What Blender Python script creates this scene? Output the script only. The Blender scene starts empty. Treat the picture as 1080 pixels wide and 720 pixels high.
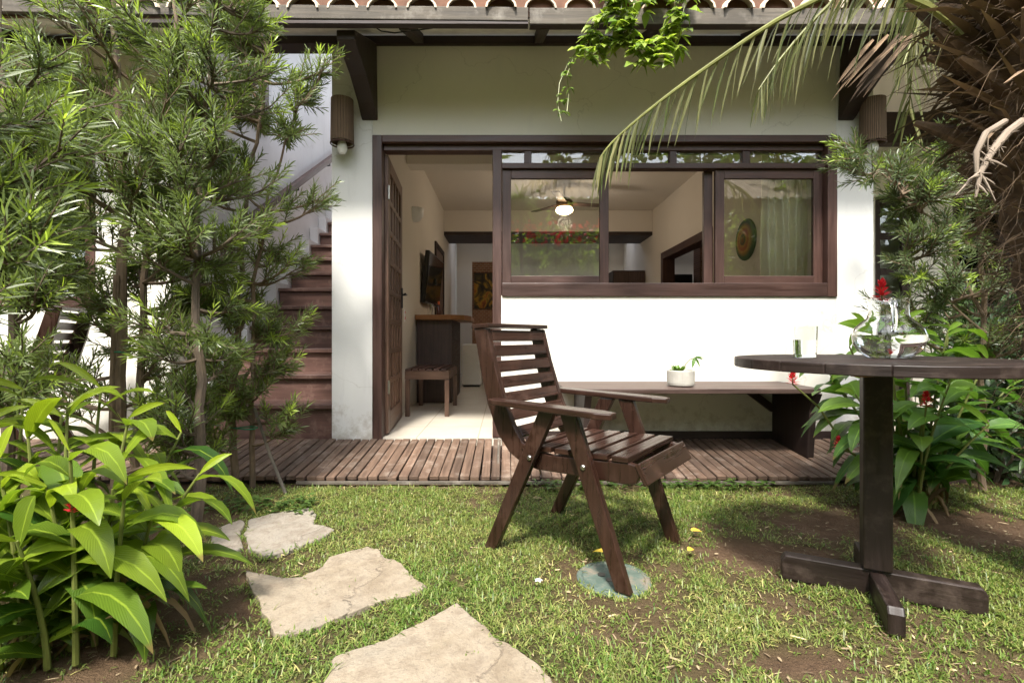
import bpy, math, random
import numpy as np
from mathutils import Vector, Matrix, noise

R = math.radians
random.seed(7)
SC = bpy.context.scene
COL = SC.collection

# ------------------------------------------------------------------ camera
CAMH, F = 0.85, 520.0                 # eye height (m); focal length in pixels of a 1080 px wide picture
cam_d = bpy.data.cameras.new('camera')
cam_d.sensor_width = 36.0
cam_d.lens = 36.0 * F / 1080.0
cam_d.shift_x = 7 / 1080.0
cam_d.shift_y = -5 / 1080.0
cam_d.clip_start = 0.02
cam_d.clip_end = 500.0
cam = bpy.data.objects.new('camera', cam_d)
cam.location = (0, 0, CAMH)
cam.rotation_euler = (R(90), 0, 0)
COL.objects.link(cam)
SC.camera = cam

# ------------------------------------------------------------------ light
SUN_DIR = Vector((0.16, 1.0, -1.62)).normalized()      # the way the light travels
elev = math.asin(-SUN_DIR.z)
world = bpy.data.worlds.new('World')
SC.world = world
world.use_nodes = True
wt = world.node_tree
bg = wt.nodes['Background']
sky = wt.nodes.new('ShaderNodeTexSky')
sky.sky_type = 'NISHITA'
sky.sun_disc = False
sky.sun_elevation = elev
sky.sun_rotation = math.atan2(-SUN_DIR.x, -SUN_DIR.y)
sky.air_density = 1.0
sky.dust_density = 2.5
haze_sky = wt.nodes.new('ShaderNodeHueSaturation')          # thin bright cloud: a paler sky
haze_sky.inputs['Saturation'].default_value = .42
wt.links.new(sky.outputs[0], haze_sky.inputs['Color'])
wt.links.new(haze_sky.outputs[0], bg.inputs['Color'])
bg.inputs['Strength'].default_value = 0.15
sun_d = bpy.data.lights.new('sun', 'SUN')
sun_d.energy = 2.2
sun_d.angle = R(7)
sun_d.color = (1.0, 0.94, 0.84)
sun = bpy.data.objects.new('sun', sun_d)
sun.rotation_euler = SUN_DIR.to_track_quat('-Z', 'Y').to_euler()
sun.location = (-1, -6, 12)
COL.objects.link(sun)
SC.view_settings.view_transform = 'Standard'
SC.view_settings.look = 'None'
SC.view_settings.exposure = 1.95
SC.view_settings.gamma = 1.0
SC.view_settings.use_curve_mapping = False
cy = SC.cycles
cy.use_denoising = True
cy.max_bounces = 12
cy.diffuse_bounces = 6
cy.glossy_bounces = 4
cy.transmission_bounces = 10
cy.transparent_max_bounces = 12
cy.blur_glossy = 0.5
cy.sample_clamp_indirect = 8.0

# ------------------------------------------------------------------ helpers
def P(px, py, Y):
    """world point on the ray of a photo pixel (1080x720) at distance Y."""
    return Vector(((px - 533) / F * Y, Y, CAMH - (py - 355) / F * Y))

def G(px, py, z=0.0):
    """world point of a photo pixel on the level z."""
    return P(px, py, (CAMH - z) * F / (py - 355))

def tag(o, label=None, cat=None, group=None, kind=None):
    if label: o['label'] = label
    if cat: o['category'] = cat
    if group: o['group'] = group
    if kind: o['kind'] = kind
    return o

def thing(name, label, cat, loc=(0, 0, 0), rotz=0.0, group=None):
    o = bpy.data.objects.new(name, None)
    o.empty_display_size = 0.1
    o.location = loc
    o.rotation_euler = (0, 0, rotz)
    COL.objects.link(o)
    return tag(o, label, cat, group)

class MB:
    """collects shapes (world or local coordinates) with UVs: u runs along the grain."""
    def __init__(self):
        self.v, self.f, self.uv = [], [], []
    def add(self, verts, faces, uvs):
        n = len(self.v)
        self.v += [tuple(p) for p in verts]
        self.f += [tuple(i + n for i in fc) for fc in faces]
        self.uv += uvs
        return self
    def box(self, lo, hi, M=None, grain=None):
        lo, hi = Vector(lo), Vector(hi)
        vs = [Vector((x, y, z)) for z in (lo.z, hi.z) for y in (lo.y, hi.y) for x in (lo.x, hi.x)]
        fs = [(0, 2, 3, 1), (4, 5, 7, 6), (0, 1, 5, 4), (2, 6, 7, 3), (0, 4, 6, 2), (1, 3, 7, 5)]
        d = hi - lo
        ax = grain if grain is not None else max(range(3), key=lambda i: d[i])
        ob = [i for i in range(3) if i != ax]
        o1, o2 = random.random() * 20, random.random() * 20
        uvs = []
        for fc in fs:
            c = [[vs[i][k] for k in range(3)] for i in fc]
            flat = [k for k in range(3) if max(q[k] for q in c) - min(q[k] for q in c) < 1e-9]
            cross = [k for k in ob if k not in flat] or [ob[0]]
            if flat and flat[0] == ax:
                uvs.append([(o1 + q[ob[0]] * .3, o2 + q[ob[1]]) for q in c])
            else:
                uvs.append([(o1 + q[ax], o2 + q[cross[0]] + 3 * cross[0]) for q in c])
        if M is not None:
            vs = [M @ p for p in vs]
        return self.add(vs, fs, uvs)
    def bar(self, a, b, w, t, up=(0, 0, 1)):
        """a straight board from a to b, w wide (across up), t thick (along up)."""
        a, b = Vector(a), Vector(b)
        x = (b - a); L = x.length; x.normalize()
        z = Vector(up); z = (z - x * z.dot(x)).normalized(); y = z.cross(x)
        M = Matrix((x, y, z)).transposed().to_4x4(); M.translation = a
        return self.box((0, -w / 2, -t / 2), (L, w / 2, t / 2), M, 0)
    def prism(self, poly, thick, M=None, grain=0):
        """poly: list of (x,y) in the local plane, extruded along local z by +-thick/2."""
        n = len(poly)
        vs = [Vector((p[0], p[1], s * thick / 2)) for s in (-1, 1) for p in poly]
        fs = [tuple(range(n - 1, -1, -1)), tuple(range(n, 2 * n))]
        o1, o2 = random.random() * 20, random.random() * 20
        g = lambda p: (o1 + p[grain], o2 + p[1 - grain])
        uvs = [[g(vs[i]) for i in fs[0]], [g(vs[i]) for i in fs[1]]]
        acc = 0
        for i in range(n):
            j = (i + 1) % n
            L = (Vector(poly[j]) - Vector(poly[i])).length
            fs.append((i, j, n + j, n + i))
            uvs.append([(o1 + acc, o2), (o1 + acc + L, o2), (o1 + acc + L, o2 + thick), (o1 + acc, o2 + thick)])
            acc += L
        if M is not None:
            vs = [M @ p for p in vs]
        return self.add(vs, fs, uvs)
    def tube(self, pts, rad, n=8, cap=True):
        pts = [Vector(p) for p in pts]
        if not hasattr(rad, '__len__'): rad = [rad] * len(pts)
        vs, fs, uvs = [], [], []
        ref = None
        acc = [0.0]
        for i in range(1, len(pts)): acc.append(acc[-1] + (pts[i] - pts[i - 1]).length)
        o1 = random.random() * 20
        for i, p in enumerate(pts):
            d = (pts[min(i + 1, len(pts) - 1)] - pts[max(i - 1, 0)]).normalized()
            if ref is None:
                ref = d.orthogonal().normalized()
            ref = (ref - d * ref.dot(d)).normalized()
            s = d.cross(ref)
            for k in range(n):
                a = 2 * math.pi * k / n
                vs.append(p + (ref * math.cos(a) + s * math.sin(a)) * rad[i])
        for i in range(len(pts) - 1):
            for k in range(n):
                k2 = (k + 1) % n
                fs.append((i * n + k, i * n + k2, (i + 1) * n + k2, (i + 1) * n + k))
                v0, v1 = k * rad[i] * 6.28 / n, (k + 1) * rad[i] * 6.28 / n
                uvs.append([(o1 + acc[i], v0), (o1 + acc[i], v1), (o1 + acc[i + 1], v1), (o1 + acc[i + 1], v0)])
        if cap:
            for base, rev in ((0, True), ((len(pts) - 1) * n, False)):
                idx = [base + k for k in range(n)]
                if rev: idx.reverse()
                fs.append(tuple(idx)); uvs.append([(o1, 0.01 * q) for q in range(n)])
        return self.add(vs, fs, uvs)
    def lathe(self, prof, c, n=32, closed=False):
        """prof: list of (r, z); closed joins last to first."""
        c = Vector(c)
        vs, fs, uvs = [], [], []
        m = len(prof)
        for r, z in prof:
            for k in range(n):
                a = 2 * math.pi * k / n
                vs.append(c + Vector((r * math.cos(a), r * math.sin(a), z)))
        rng = range(m) if closed else range(m - 1)
        for i in rng:
            i2 = (i + 1) % m
            for k in range(n):
                k2 = (k + 1) % n
                fs.append((i * n + k, i * n + k2, i2 * n + k2, i2 * n + k))
                uvs.append([(k / n, i / m), ((k + 1) / n, i / m), ((k + 1) / n, (i + 1) / m), (k / n, (i + 1) / m)])
        if not closed:
            if prof[0][0] > 1e-6:
                fs.append(tuple(range(n - 1, -1, -1))); uvs.append([(.5 + .3 * math.cos(q), .5 + .3 * math.sin(q)) for q in range(n)])
            if prof[-1][0] > 1e-6:
                fs.append(tuple(range((m - 1) * n, m * n))); uvs.append([(.5 + .3 * math.cos(q), .5 + .3 * math.sin(q)) for q in range(n)])
        return self.add(vs, fs, uvs)
    def build(self, name, mat, parent=None, smooth=False, bevel=0.0, seg=2, local=False):
        me = bpy.data.meshes.new(name)
        vs = self.v
        if parent is not None and not local:
            l = parent.location
            p = parent.parent
            while p is not None:
                l = l + p.location; p = p.parent
            vs = [(a - l.x, b - l.y, c - l.z) for a, b, c in vs]
        me.from_pydata(vs, [], self.f)
        uvl = me.uv_layers.new(name='UV')
        flat = [c for fuv in self.uv for q in fuv for c in q]
        uvl.data.foreach_set('uv', flat)
        me.materials.append(mat)
        if smooth:
            me.polygons.foreach_set('use_smooth', [True] * len(me.polygons))
            me.update()
            me.set_sharp_from_angle(angle=R(38))
        o = bpy.data.objects.new(name, me)
        COL.objects.link(o)
        if parent is not None: o.parent = parent
        if bevel:
            b = o.modifiers.new('bevel', 'BEVEL')
            b.width = bevel; b.segments = seg; b.limit_method = 'ANGLE'; b.angle_limit = R(35)
        return o

def copy_tree(o, parent=None):
    c = o.copy()
    COL.objects.link(c)
    if parent is not None: c.parent = parent
    for ch in [x for x in bpy.data.objects if x.parent == o]:
        copy_tree(ch, c)
    return c

# --- foliage: many bent blades in one mesh, fully vectorised
SHAPES = {
    'needle': ([0, .35, .75, 1], [.45, 1, .8, .08]),
    'lance': ([0, .06, .2, .4, .6, .8, .93, 1], [.12, .35, .8, 1, .93, .62, .25, .03]),
    'blade': ([0, .5, 1], [.9, .8, .06]),
    'ovate': ([0, .15, .4, .7, 1], [.2, .8, 1, .6, .04]),
    'strap': ([0, .2, .5, .8, 1], [.5, .9, 1, .7, .05]),
}
def blades(base, dirs, nrm, length, width, droop, fold, tone, shape, mid=False):
    """arrays: base (N,3), dirs (N,3), nrm (N,3), length/width/droop/tone (N,); gives verts, quads, uv, tone."""
    ts, ws = np.array(SHAPES[shape][0]), np.array(SHAPES[shape][1])
    N = len(base)
    dirs = dirs / np.linalg.norm(dirs, axis=1, keepdims=True)
    side = np.cross(dirs, nrm)
    sn = np.linalg.norm(side, axis=1, keepdims=True)
    side = np.where(sn > 1e-4, side / np.maximum(sn, 1e-4), np.array([[1.0, 0, 0]]))
    nn = np.cross(side, dirs)
    cols = (-1, 0, 1) if mid else (-1, 1)
    nc, nt = len(cols), len(ts)
    V = np.zeros((N, nt, nc, 3)); UV = np.zeros((nt, nc, 2))
    for i, (t, w) in enumerate(zip(ts, ws)):
        c = base + dirs * (length * t)[:, None]
        c = c + np.array([0, 0, -1.0]) * (droop * length * t * t)[:, None]
        c = c - dirs * (0.35 * np.abs(droop) * length * t * t)[:, None]
        for j, s in enumerate(cols):
            V[:, i, j] = c + side * (s * w * width / 2)[:, None] + nn * (abs(s) * fold * w * width / 2)[:, None]
            UV[i, j] = (t, .5 + .5 * s)
    q = []
    for i in range(nt - 1):
        for j in range(nc - 1):
            q.append((i * nc + j, i * nc + j + 1, (i + 1) * nc + j + 1, (i + 1) * nc + j))
    q = np.array(q)
    faces = (q[None] + (np.arange(N) * nt * nc)[:, None, None]).reshape(-1, 4)
    return V.reshape(-1, 3), faces, np.tile(UV.reshape(-1, 2), (N, 1)), np.repeat(tone, nt * nc)

def np_mesh(name, V, Fq, UV, tone, mat, parent=None, smooth=True):
    me = bpy.data.meshes.new(name)
    if parent is not None:
        V = V - np.array(parent.location)[None]
    me.vertices.add(len(V)); me.vertices.foreach_set('co', V.astype(np.float32).ravel())
    me.loops.add(len(Fq) * 4); me.loops.foreach_set('vertex_index', Fq.astype(np.int32).ravel())
    me.polygons.add(len(Fq)); me.polygons.foreach_set('loop_start', (np.arange(len(Fq)) * 4).astype(np.int32))
    me.polygons.foreach_set('use_smooth', np.full(len(Fq), smooth))
    uvl = me.uv_layers.new(name='UV')
    uvl.data.foreach_set('uv', UV[Fq.ravel()].astype(np.float32).ravel())
    at = me.attributes.new('tone', 'FLOAT', 'POINT')
    at.data.foreach_set('value', tone.astype(np.float32))
    me.update(); me.validate()
    me.materials.append(mat)
    o = bpy.data.objects.new(name, me)
    COL.objects.link(o)
    if parent is not None: o.parent = parent
    return o

class Leaves:
    def __init__(self): self.r = []
    def add(self, b, d, n, L, W, droop=0.0, tone=0.5): self.r.append((*b, *d, *n, L, W, droop, tone))
    def build(self, name, mat, parent, shape, fold=0.25, mid=False):
        A = np.array(self.r)
        V, Q, U, T = blades(A[:, 0:3], A[:, 3:6], A[:, 6:9], A[:, 9], A[:, 10], A[:, 11], fold, A[:, 12], shape, mid)
        return np_mesh(name, V, Q, U, T, mat, parent)

# ------------------------------------------------------------------ materials
def new_mat(name):
    m = bpy.data.materials.new(name); m.use_nodes = True
    nt = m.node_tree
    return m, nt, nt.nodes['Principled BSDF']
def nd(nt, typ, **kw):
    n = nt.nodes.new(typ)
    for k, v in kw.items():
        if k.startswith('i_'):
            key = k[2:].replace('_', ' ')
            n.inputs[key].default_value = v
        else: setattr(n, k, v)
    return n
def ramp(nt, fac, stops):
    r = nt.nodes.new('ShaderNodeValToRGB')
    e = r.color_ramp.elements
    while len(e) < len(stops): e.new(0.5)
    for x, (p, c) in zip(e, stops):
        x.position = p; x.color = (*c, 1) if len(c) == 3 else c
    nt.links.new(fac, r.inputs[0])
    return r.outputs[0]
def mix(nt, fac, a, b, mode='MIX'):
    m = nt.nodes.new('ShaderNodeMix'); m.data_type = 'RGBA'; m.blend_type = mode
    for s, v in ((m.inputs[0], fac), (m.inputs[6], a), (m.inputs[7], b)):
        if hasattr(v, 'is_output'): nt.links.new(v, s)
        elif isinstance(v, (int, float)): s.default_value = v
        else: s.default_value = (*v, 1)
    return m.outputs[2]
def math_n(nt, op, a, b=None):
    m = nt.nodes.new('ShaderNodeMath'); m.operation = op
    for s, v in ((m.inputs[0], a), (m.inputs[1], b)):
        if v is None: continue
        if hasattr(v, 'is_output'): nt.links.new(v, s)
        else: s.default_value = v
    return m.outputs[0]
def maprange(nt, v, a, b, c, d):
    m = nt.nodes.new('ShaderNodeMapRange')
    nt.links.new(v, m.inputs[0])
    for i, q in enumerate((a, b, c, d)): m.inputs[i + 1].default_value = q
    return m.outputs[0]
def noise_n(nt, vec, scale, detail=4, rough=.55, dist=0.0):
    n = nd(nt, 'ShaderNodeTexNoise', i_Scale=scale, i_Detail=detail, i_Roughness=rough, i_Distortion=dist)
    if vec is not None: nt.links.new(vec, n.inputs['Vector'])
    return n.outputs[0]
def bump(nt, bsdf, h, strength, dist=0.01):
    b = nd(nt, 'ShaderNodeBump', i_Strength=strength, i_Distance=dist)
    nt.links.new(h, b.inputs['Height']); nt.links.new(b.outputs[0], bsdf.inputs['Normal'])

def wood(name, c1, c2, rough=.5, su=2.5, sv=45.0, bstr=.35, spread=.3, wear=None):
    m, nt, bs = new_mat(name)
    tc = nd(nt, 'ShaderNodeTexCoord'); mp = nd(nt, 'ShaderNodeMapping')
    nt.links.new(tc.outputs['UV'], mp.inputs[0]); mp.inputs['Scale'].default_value = (su, sv, 1)
    g = noise_n(nt, mp.outputs[0], 1.0, 6, .62, .6)
    big = noise_n(nt, tc.outputs['Object'], 4.0, 3)
    col = ramp(nt, g, [(.3, c1), (.68, c2)])
    if wear:
        w = ramp(nt, noise_n(nt, tc.outputs['Object'], 9.0, 6, .7), [(.52, (0, 0, 0)), (.72, (1, 1, 1))])
        col = mix(nt, w, col, wear)
    geo = nd(nt, 'ShaderNodeNewGeometry')
    k = maprange(nt, geo.outputs['Random Per Island'], 0, 1, 1 - spread, 1 + spread)
    k2 = maprange(nt, big, .3, .7, .8, 1.2)
    kk = math_n(nt, 'MULTIPLY', k, k2)
    cmb = nd(nt, 'ShaderNodeCombineColor')
    for i in range(3): nt.links.new(kk, cmb.inputs[i])
    nt.links.new(mix(nt, 1.0, col, cmb.outputs[0], 'MULTIPLY'), bs.inputs['Base Color'])
    nt.links.new(maprange(nt, g, .3, .7, rough - .1, rough + .12), bs.inputs['Roughness'])
    bump(nt, bs, g, bstr, .003)
    return m

def plaster(name, c, var=.06, rough=.85, stain=None, bs_=.12):
    m, nt, bs = new_mat(name)
    tc = nd(nt, 'ShaderNodeTexCoord')
    n1 = noise_n(nt, tc.outputs['Object'], 1.3, 5, .6)
    lo = tuple(x * (1 - var) for x in c)
    col = ramp(nt, n1, [(.35, lo), (.65, c)])
    if stain:
        mp = nd(nt, 'ShaderNodeMapping'); nt.links.new(tc.outputs['Object'], mp.inputs[0])
        mp.inputs['Scale'].default_value = (7, 7, 1.3)
        s = ramp(nt, noise_n(nt, mp.outputs[0], 1.0, 6, .65), [(.56, (0, 0, 0)), (.78, (1, 1, 1))])
        col = mix(nt, math_n(nt, 'MULTIPLY', s, .55), col, stain)
    if stain:
        sp = nd(nt, 'ShaderNodeSeparateXYZ'); nt.links.new(tc.outputs['Object'], sp.inputs[0])
        ns = noise_n(nt, tc.outputs['Object'], 11.0, 6, .72)
        spl = ramp(nt, math_n(nt, 'SUBTRACT', ns, math_n(nt, 'MULTIPLY', sp.outputs[2], .75)), [(.28, (0, 0, 0)), (.50, (1, 1, 1))])   # mud splashes
        col = mix(nt, math_n(nt, 'MULTIPLY', spl, .6), col, (.34, .29, .22))
        vo = nd(nt, 'ShaderNodeTexVoronoi', feature='DISTANCE_TO_EDGE', i_Scale=.9)
        nz = nd(nt, 'ShaderNodeTexNoise', i_Scale=3.0, i_Detail=6.0); nt.links.new(tc.outputs['Object'], nz.inputs['Vector'])
        va = nd(nt, 'ShaderNodeVectorMath', operation='MULTIPLY_ADD')
        nt.links.new(nz.outputs['Color'], va.inputs[0]); va.inputs[1].default_value = (.5, .5, .5); nt.links.new(tc.outputs['Object'], va.inputs[2])
        nt.links.new(va.outputs[0], vo.inputs['Vector'])
        ck = ramp(nt, vo.outputs['Distance'], [(.0008, (1, 1, 1)), (.003, (0, 0, 0))])
        col = mix(nt, math_n(nt, 'MULTIPLY', ck, .35), col, (.35, .33, .29))
    nt.links.new(col, bs.inputs['Base Color'])
    bs.inputs['Roughness'].default_value = rough
    bs.inputs['Specular IOR Level'].default_value = .25
    h = noise_n(nt, tc.outputs['Object'], 60.0, 4)
    h2 = noise_n(nt, tc.outputs['Object'], 6.0, 3)
    bump(nt, bs, math_n(nt, 'ADD', h, math_n(nt, 'MULTIPLY', h2, 2.0)), bs_, .006)
    return m

def flat(name, c, rough=.5, metal=0.0, spec=.5, var=.12, scale=12.0, bs_=0.0):
    m, nt, bs = new_mat(name)
    tc = nd(nt, 'ShaderNodeTexCoord')
    n1 = noise_n(nt, tc.outputs['Object'], scale, 5, .6)
    nt.links.new(ramp(nt, n1, [(.3, tuple(x * (1 - var) for x in c)), (.7, tuple(min(1, x * (1 + var)) for x in c))]), bs.inputs['Base Color'])
    bs.inputs['Roughness'].default_value = rough
    bs.inputs['Metallic'].default_value = metal
    bs.inputs['Specular IOR Level'].default_value = spec
    if bs_: bump(nt, bs, n1, bs_, .004)
    return m

def leafmat(name, old, young, rough=.4, trans=.35, veins=False, back=None, var=.35):
    m, nt, bs = new_mat(name)
    at = nd(nt, 'ShaderNodeAttribute', attribute_name='tone')
    geo = nd(nt, 'ShaderNodeNewGeometry')
    col = mix(nt, at.outputs['Fac'], old, young)
    k = maprange(nt, geo.outputs['Random Per Island'], 0, 1, 1 - var, 1 + var)
    cmb = nd(nt, 'ShaderNodeCombineColor')
    for i in range(3): nt.links.new(k, cmb.inputs[i])
    col = mix(nt, 1.0, col, cmb.outputs[0], 'MULTIPLY')
    if veins:
        tc = nd(nt, 'ShaderNodeTexCoord'); sp = nd(nt, 'ShaderNodeSeparateXYZ')
        nt.links.new(tc.outputs['UV'], sp.inputs[0])
        dv = math_n(nt, 'ABSOLUTE', math_n(nt, 'SUBTRACT', sp.outputs[1], .5))
        mid = ramp(nt, dv, [(.02, (1, 1, 1)), (.05, (0, 0, 0))])
        ph = math_n(nt, 'SINE', math_n(nt, 'MULTIPLY', math_n(nt, 'SUBTRACT', sp.outputs[0], math_n(nt, 'MULTIPLY', dv, .55)), 150.0))
        col = mix(nt, math_n(nt, 'MULTIPLY', maprange(nt, ph, -1, 1, 0, 1), .10), col, tuple(x * .45 for x in old))
        col = mix(nt, math_n(nt, 'MULTIPLY', mid, .35), col, tuple(min(1, x * 1.8 + .03) for x in young))
        ed = ramp(nt, noise_n(nt, tc.outputs['Object'], 13.0, 5, .7), [(.64, (0, 0, 0)), (.74, (1, 1, 1))])
        col = mix(nt, math_n(nt, 'MULTIPLY', ed, .5), col, (.22, .17, .05))
        tipn = math_n(nt, 'ADD', sp.outputs[0], math_n(nt, 'MULTIPLY', math_n(nt, 'SUBTRACT', geo.outputs['Random Per Island'], .8), .22))
        tip_ = ramp(nt, tipn, [(.93, (0, 0, 0)), (.97, (1, 1, 1))])
        col = mix(nt, math_n(nt, 'MULTIPLY', tip_, .8), col, (.20, .13, .05))
        bump(nt, bs, ph, .25, .002)
    nt.links.new(col, bs.inputs['Base Color'])
    bs.inputs['Roughness'].default_value = rough
    tr = nd(nt, 'ShaderNodeBsdfTranslucent')
    nt.links.new(mix(nt, 1.0, col, (1.45, 1.5, .8), 'MULTIPLY'), tr.inputs[0])
    ms = nd(nt, 'ShaderNodeMixShader'); ms.inputs[0].default_value = trans
    nt.links.new(bs.outputs[0], ms.inputs[1]); nt.links.new(tr.outputs[0], ms.inputs[2])
    nt.links.new(ms.outputs[0], nt.nodes['Material Output'].inputs[0])
    return m

def pane_mat(name, refl=1.0, tint=(.93, .95, .93)):
    m, nt, bs = new_mat(name)
    nt.nodes.remove(bs)
    fr = nd(nt, 'ShaderNodeFresnel', i_IOR=1.5)
    tr = nd(nt, 'ShaderNodeBsdfTransparent'); tr.inputs[0].default_value = (*tint, 1)
    gl = nd(nt, 'ShaderNodeBsdfGlossy'); gl.inputs['Roughness'].default_value = 0.0
    ms = nd(nt, 'ShaderNodeMixShader')
    nt.links.new(math_n(nt, 'MULTIPLY', fr.outputs[0], refl), ms.inputs[0])
    nt.links.new(tr.outputs[0], ms.inputs[1]); nt.links.new(gl.outputs[0], ms.inputs[2])
    nt.links.new(ms.outputs[0], nt.nodes['Material Output'].inputs[0])
    return m

def glassmat(name, ior, col=(1, 1, 1)):
    m, nt, bs = new_mat(name)
    bs.inputs['Base Color'].default_value = (*col, 1)
    bs.inputs['Roughness'].default_value = 0.0
    bs.inputs['Transmission Weight'].default_value = 1.0
    bs.inputs['IOR'].default_value = ior
    return m

def emit(name, c, s):
    m, nt, bs = new_mat(name)
    bs.inputs['Base Color'].default_value = (.9, .85, .75, 1)
    bs.inputs['Emission Color'].default_value = (*c, 1)
    bs.inputs['Emission Strength'].default_value = s
    return m

def brickmat(name):
    m, nt, bs = new_mat(name)
    tc = nd(nt, 'ShaderNodeTexCoord'); mp = nd(nt, 'ShaderNodeMapping')
    mp.inputs['Rotation'].default_value = (R(90), 0, 0)
    nt.links.new(tc.outputs['Object'], mp.inputs[0])
    b = nd(nt, 'ShaderNodeTexBrick', i_Scale=7.0)
    b.inputs['Color1'].default_value = (.25, .12, .07, 1); b.inputs['Color2'].default_value = (.33, .17, .1, 1)
    b.inputs['Mortar'].default_value = (.4, .34, .28, 1)
    nt.links.new(mp.outputs[0], b.inputs[0]); nt.links.new(b.outputs[0], bs.inputs['Base Color'])
    bs.inputs['Roughness'].default_value = .9
    return m

def tilefloor(name):
    m, nt, bs = new_mat(name)
    tc = nd(nt, 'ShaderNodeTexCoord')
    b = nd(nt, 'ShaderNodeTexBrick', i_Scale=1.0, offset=0.0)
    b.inputs['Brick Width'].default_value = .45; b.inputs['Row Height'].default_value = .45
    b.inputs['Mortar Size'].default_value = .004
    b.inputs['Color1'].default_value = (.66, .61, .52, 1); b.inputs['Color2'].default_value = (.63, .58, .49, 1)
    b.inputs['Mortar'].default_value = (.36, .32, .26, 1)
    nt.links.new(tc.outputs['Object'], b.inputs[0])
    n = noise_n(nt, tc.outputs['Object'], 5.0, 6, .65)
    nt.links.new(mix(nt, .3, b.outputs[0], ramp(nt, n, [(.3, (.42, .37, .3)), (.7, (.62, .57, .48))])), bs.inputs['Base Color'])
    bs.inputs['Roughness'].default_value = .22
    return m

def stonemat(name, a, b, c):
    m, nt, bs = new_mat(name)
    tc = nd(nt, 'ShaderNodeTexCoord')
    n1 = noise_n(nt, tc.outputs['Object'], 3.2, 6, .62, .8)
    n2 = noise_n(nt, tc.outputs['Object'], 22.0, 6, .7)
    n3 = noise_n(nt, tc.outputs['Object'], 130.0, 4, .6)
    col = ramp(nt, n1, [(.28, a), (.5, b), (.7, c)])
    col = mix(nt, math_n(nt, 'MULTIPLY', ramp(nt, n2, [(.46, (0, 0, 0)), (.66, (1, 1, 1))]), .55), col, (.13, .095, .065))
    col = mix(nt, math_n(nt, 'MULTIPLY', ramp(nt, n3, [(.55, (0, 0, 0)), (.7, (1, 1, 1))]), .45), col, (.10, .08, .065))
    vor = nd(nt, 'ShaderNodeTexVoronoi', feature='DISTANCE_TO_EDGE', i_Scale=1.1)
    wv = nd(nt, 'ShaderNodeVectorMath', operation='ADD')
    nt.links.new(tc.outputs['Object'], wv.inputs[0])
    nz = nd(nt, 'ShaderNodeTexNoise', i_Scale=5.0, i_Detail=5.0)
    nt.links.new(tc.outputs['Object'], nz.inputs['Vector'])
    sc_ = nd(nt, 'ShaderNodeVectorMath', operation='SCALE'); sc_.inputs['Scale'].default_value = .25
    nt.links.new(nz.outputs['Color'], sc_.inputs[0]); nt.links.new(sc_.outputs[0], wv.inputs[1])
    nt.links.new(wv.outputs[0], vor.inputs['Vector'])
    crack = ramp(nt, vor.outputs['Distance'], [(.001, (1, 1, 1)), (.006, (0, 0, 0))])
    col = mix(nt, math_n(nt, 'MULTIPLY', crack, .25), col, (.14, .1, .07))
    nt.links.new(col, bs.inputs['Base Color'])
    bs.inputs['Roughness'].default_value = .85
    h = math_n(nt, 'ADD', math_n(nt, 'MULTIPLY', n1, 3.0), math_n(nt, 'ADD', n2, math_n(nt, 'MULTIPLY', n3, .3)))
    h = math_n(nt, 'SUBTRACT', h, math_n(nt, 'MULTIPLY', crack, 1.0))
    bump(nt, bs, h, .55, .012)
    return m

WALLC = plaster('white_plaster', (.71, .69, .62), .05, stain=(.6, .59, .56))
COLC = plaster('weathered_white_plaster', (.73, .73, .71), .07, stain=(.5, .5, .49))
INWALL = plaster('interior_paint', (.74, .69, .61), .04)
CEIL = plaster('ceiling_paint', (.70, .65, .58), .03)
GREYW = plaster('grey_plaster', (.62, .62, .63), .1, stain=(.42, .42, .43))
FRAMEW = wood('frame_wood', (.038, .0175, .0135), (.078, .039, .030), .45, 2.5, 40)
CHAIRW = wood('chair_wood', (.015, .0062, .0042), (.038, .0165, .0105), .30, 3, 60, .35, .30, wear=(.062, .032, .023))
TABLEW = wood('table_wood', (.0075, .0036, .0027), (.021, .0108, .0080), .5, 3, 60, .5, .2, wear=(.06, .042, .034))
BENCHW = wood('bench_wood', (.045, .026, .021), (.095, .060, .050), .5, 2.5, 45, .4, .15)
DECKW = wood('deck_wood', (.058, .034, .022), (.150, .094, .064), .75, 3, 55, .8, .28, wear=(.22, .17, .135))
DARKW = wood('dark_wood', (.016, .0085, .007), (.04, .023, .019), .6, 2.5, 40)
STAIRW = wood('stair_wood', (.070, .034, .027), (.145, .078, .062), .55, 2.0, 30, .4, .18, wear=(.20, .125, .10))
GREYBOARD = wood('weathered_board', (.055, .046, .036), (.15, .13, .105), .85, 2.5, 40, .7, .2, wear=(.22, .20, .17))
DOORW = wood('door_wood', (.075, .039, .025), (.16, .092, .062), .45, 3, 45)
ORANGEW = wood('orange_wood', (.22, .09, .03), (.36, .16, .055), .35, 3, 40)
TILEC = flat('clay_tile', (.62, .52, .40), .8, var=.35, scale=6, bs_=.4)
TILEIN = flat('limewashed_board', (.80, .78, .72), .85, var=.2, scale=6)
PANE = pane_mat('window_glass', 2.4, (.93, .95, .92))
PANE_SIDE = pane_mat('window_glass_dark', 1.0)
FLOORT = tilefloor('floor_tile')
BRICK = brickmat('brick')
BLACK = flat('black_plastic', (.012, .012, .013), .3)
WHITEP = flat('white_enamel', (.75, .75, .74), .3, var=.03)
STONE = stonemat('sandstone', (.185, .145, .095), (.255, .212, .155), (.21, .182, .14))
STONEG = stonemat('grey_sandstone', (.175, .152, .12), (.25, .222, .182), (.21, .19, .16))
BARK = wood('bark', (.05, .036, .025), (.16, .12, .085), .9, 8, 30, 1.0, .1)
PBARK = wood('light_bark', (.10, .07, .045), (.24, .17, .115), .9, 9, 30, 1.0, .1)
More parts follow.
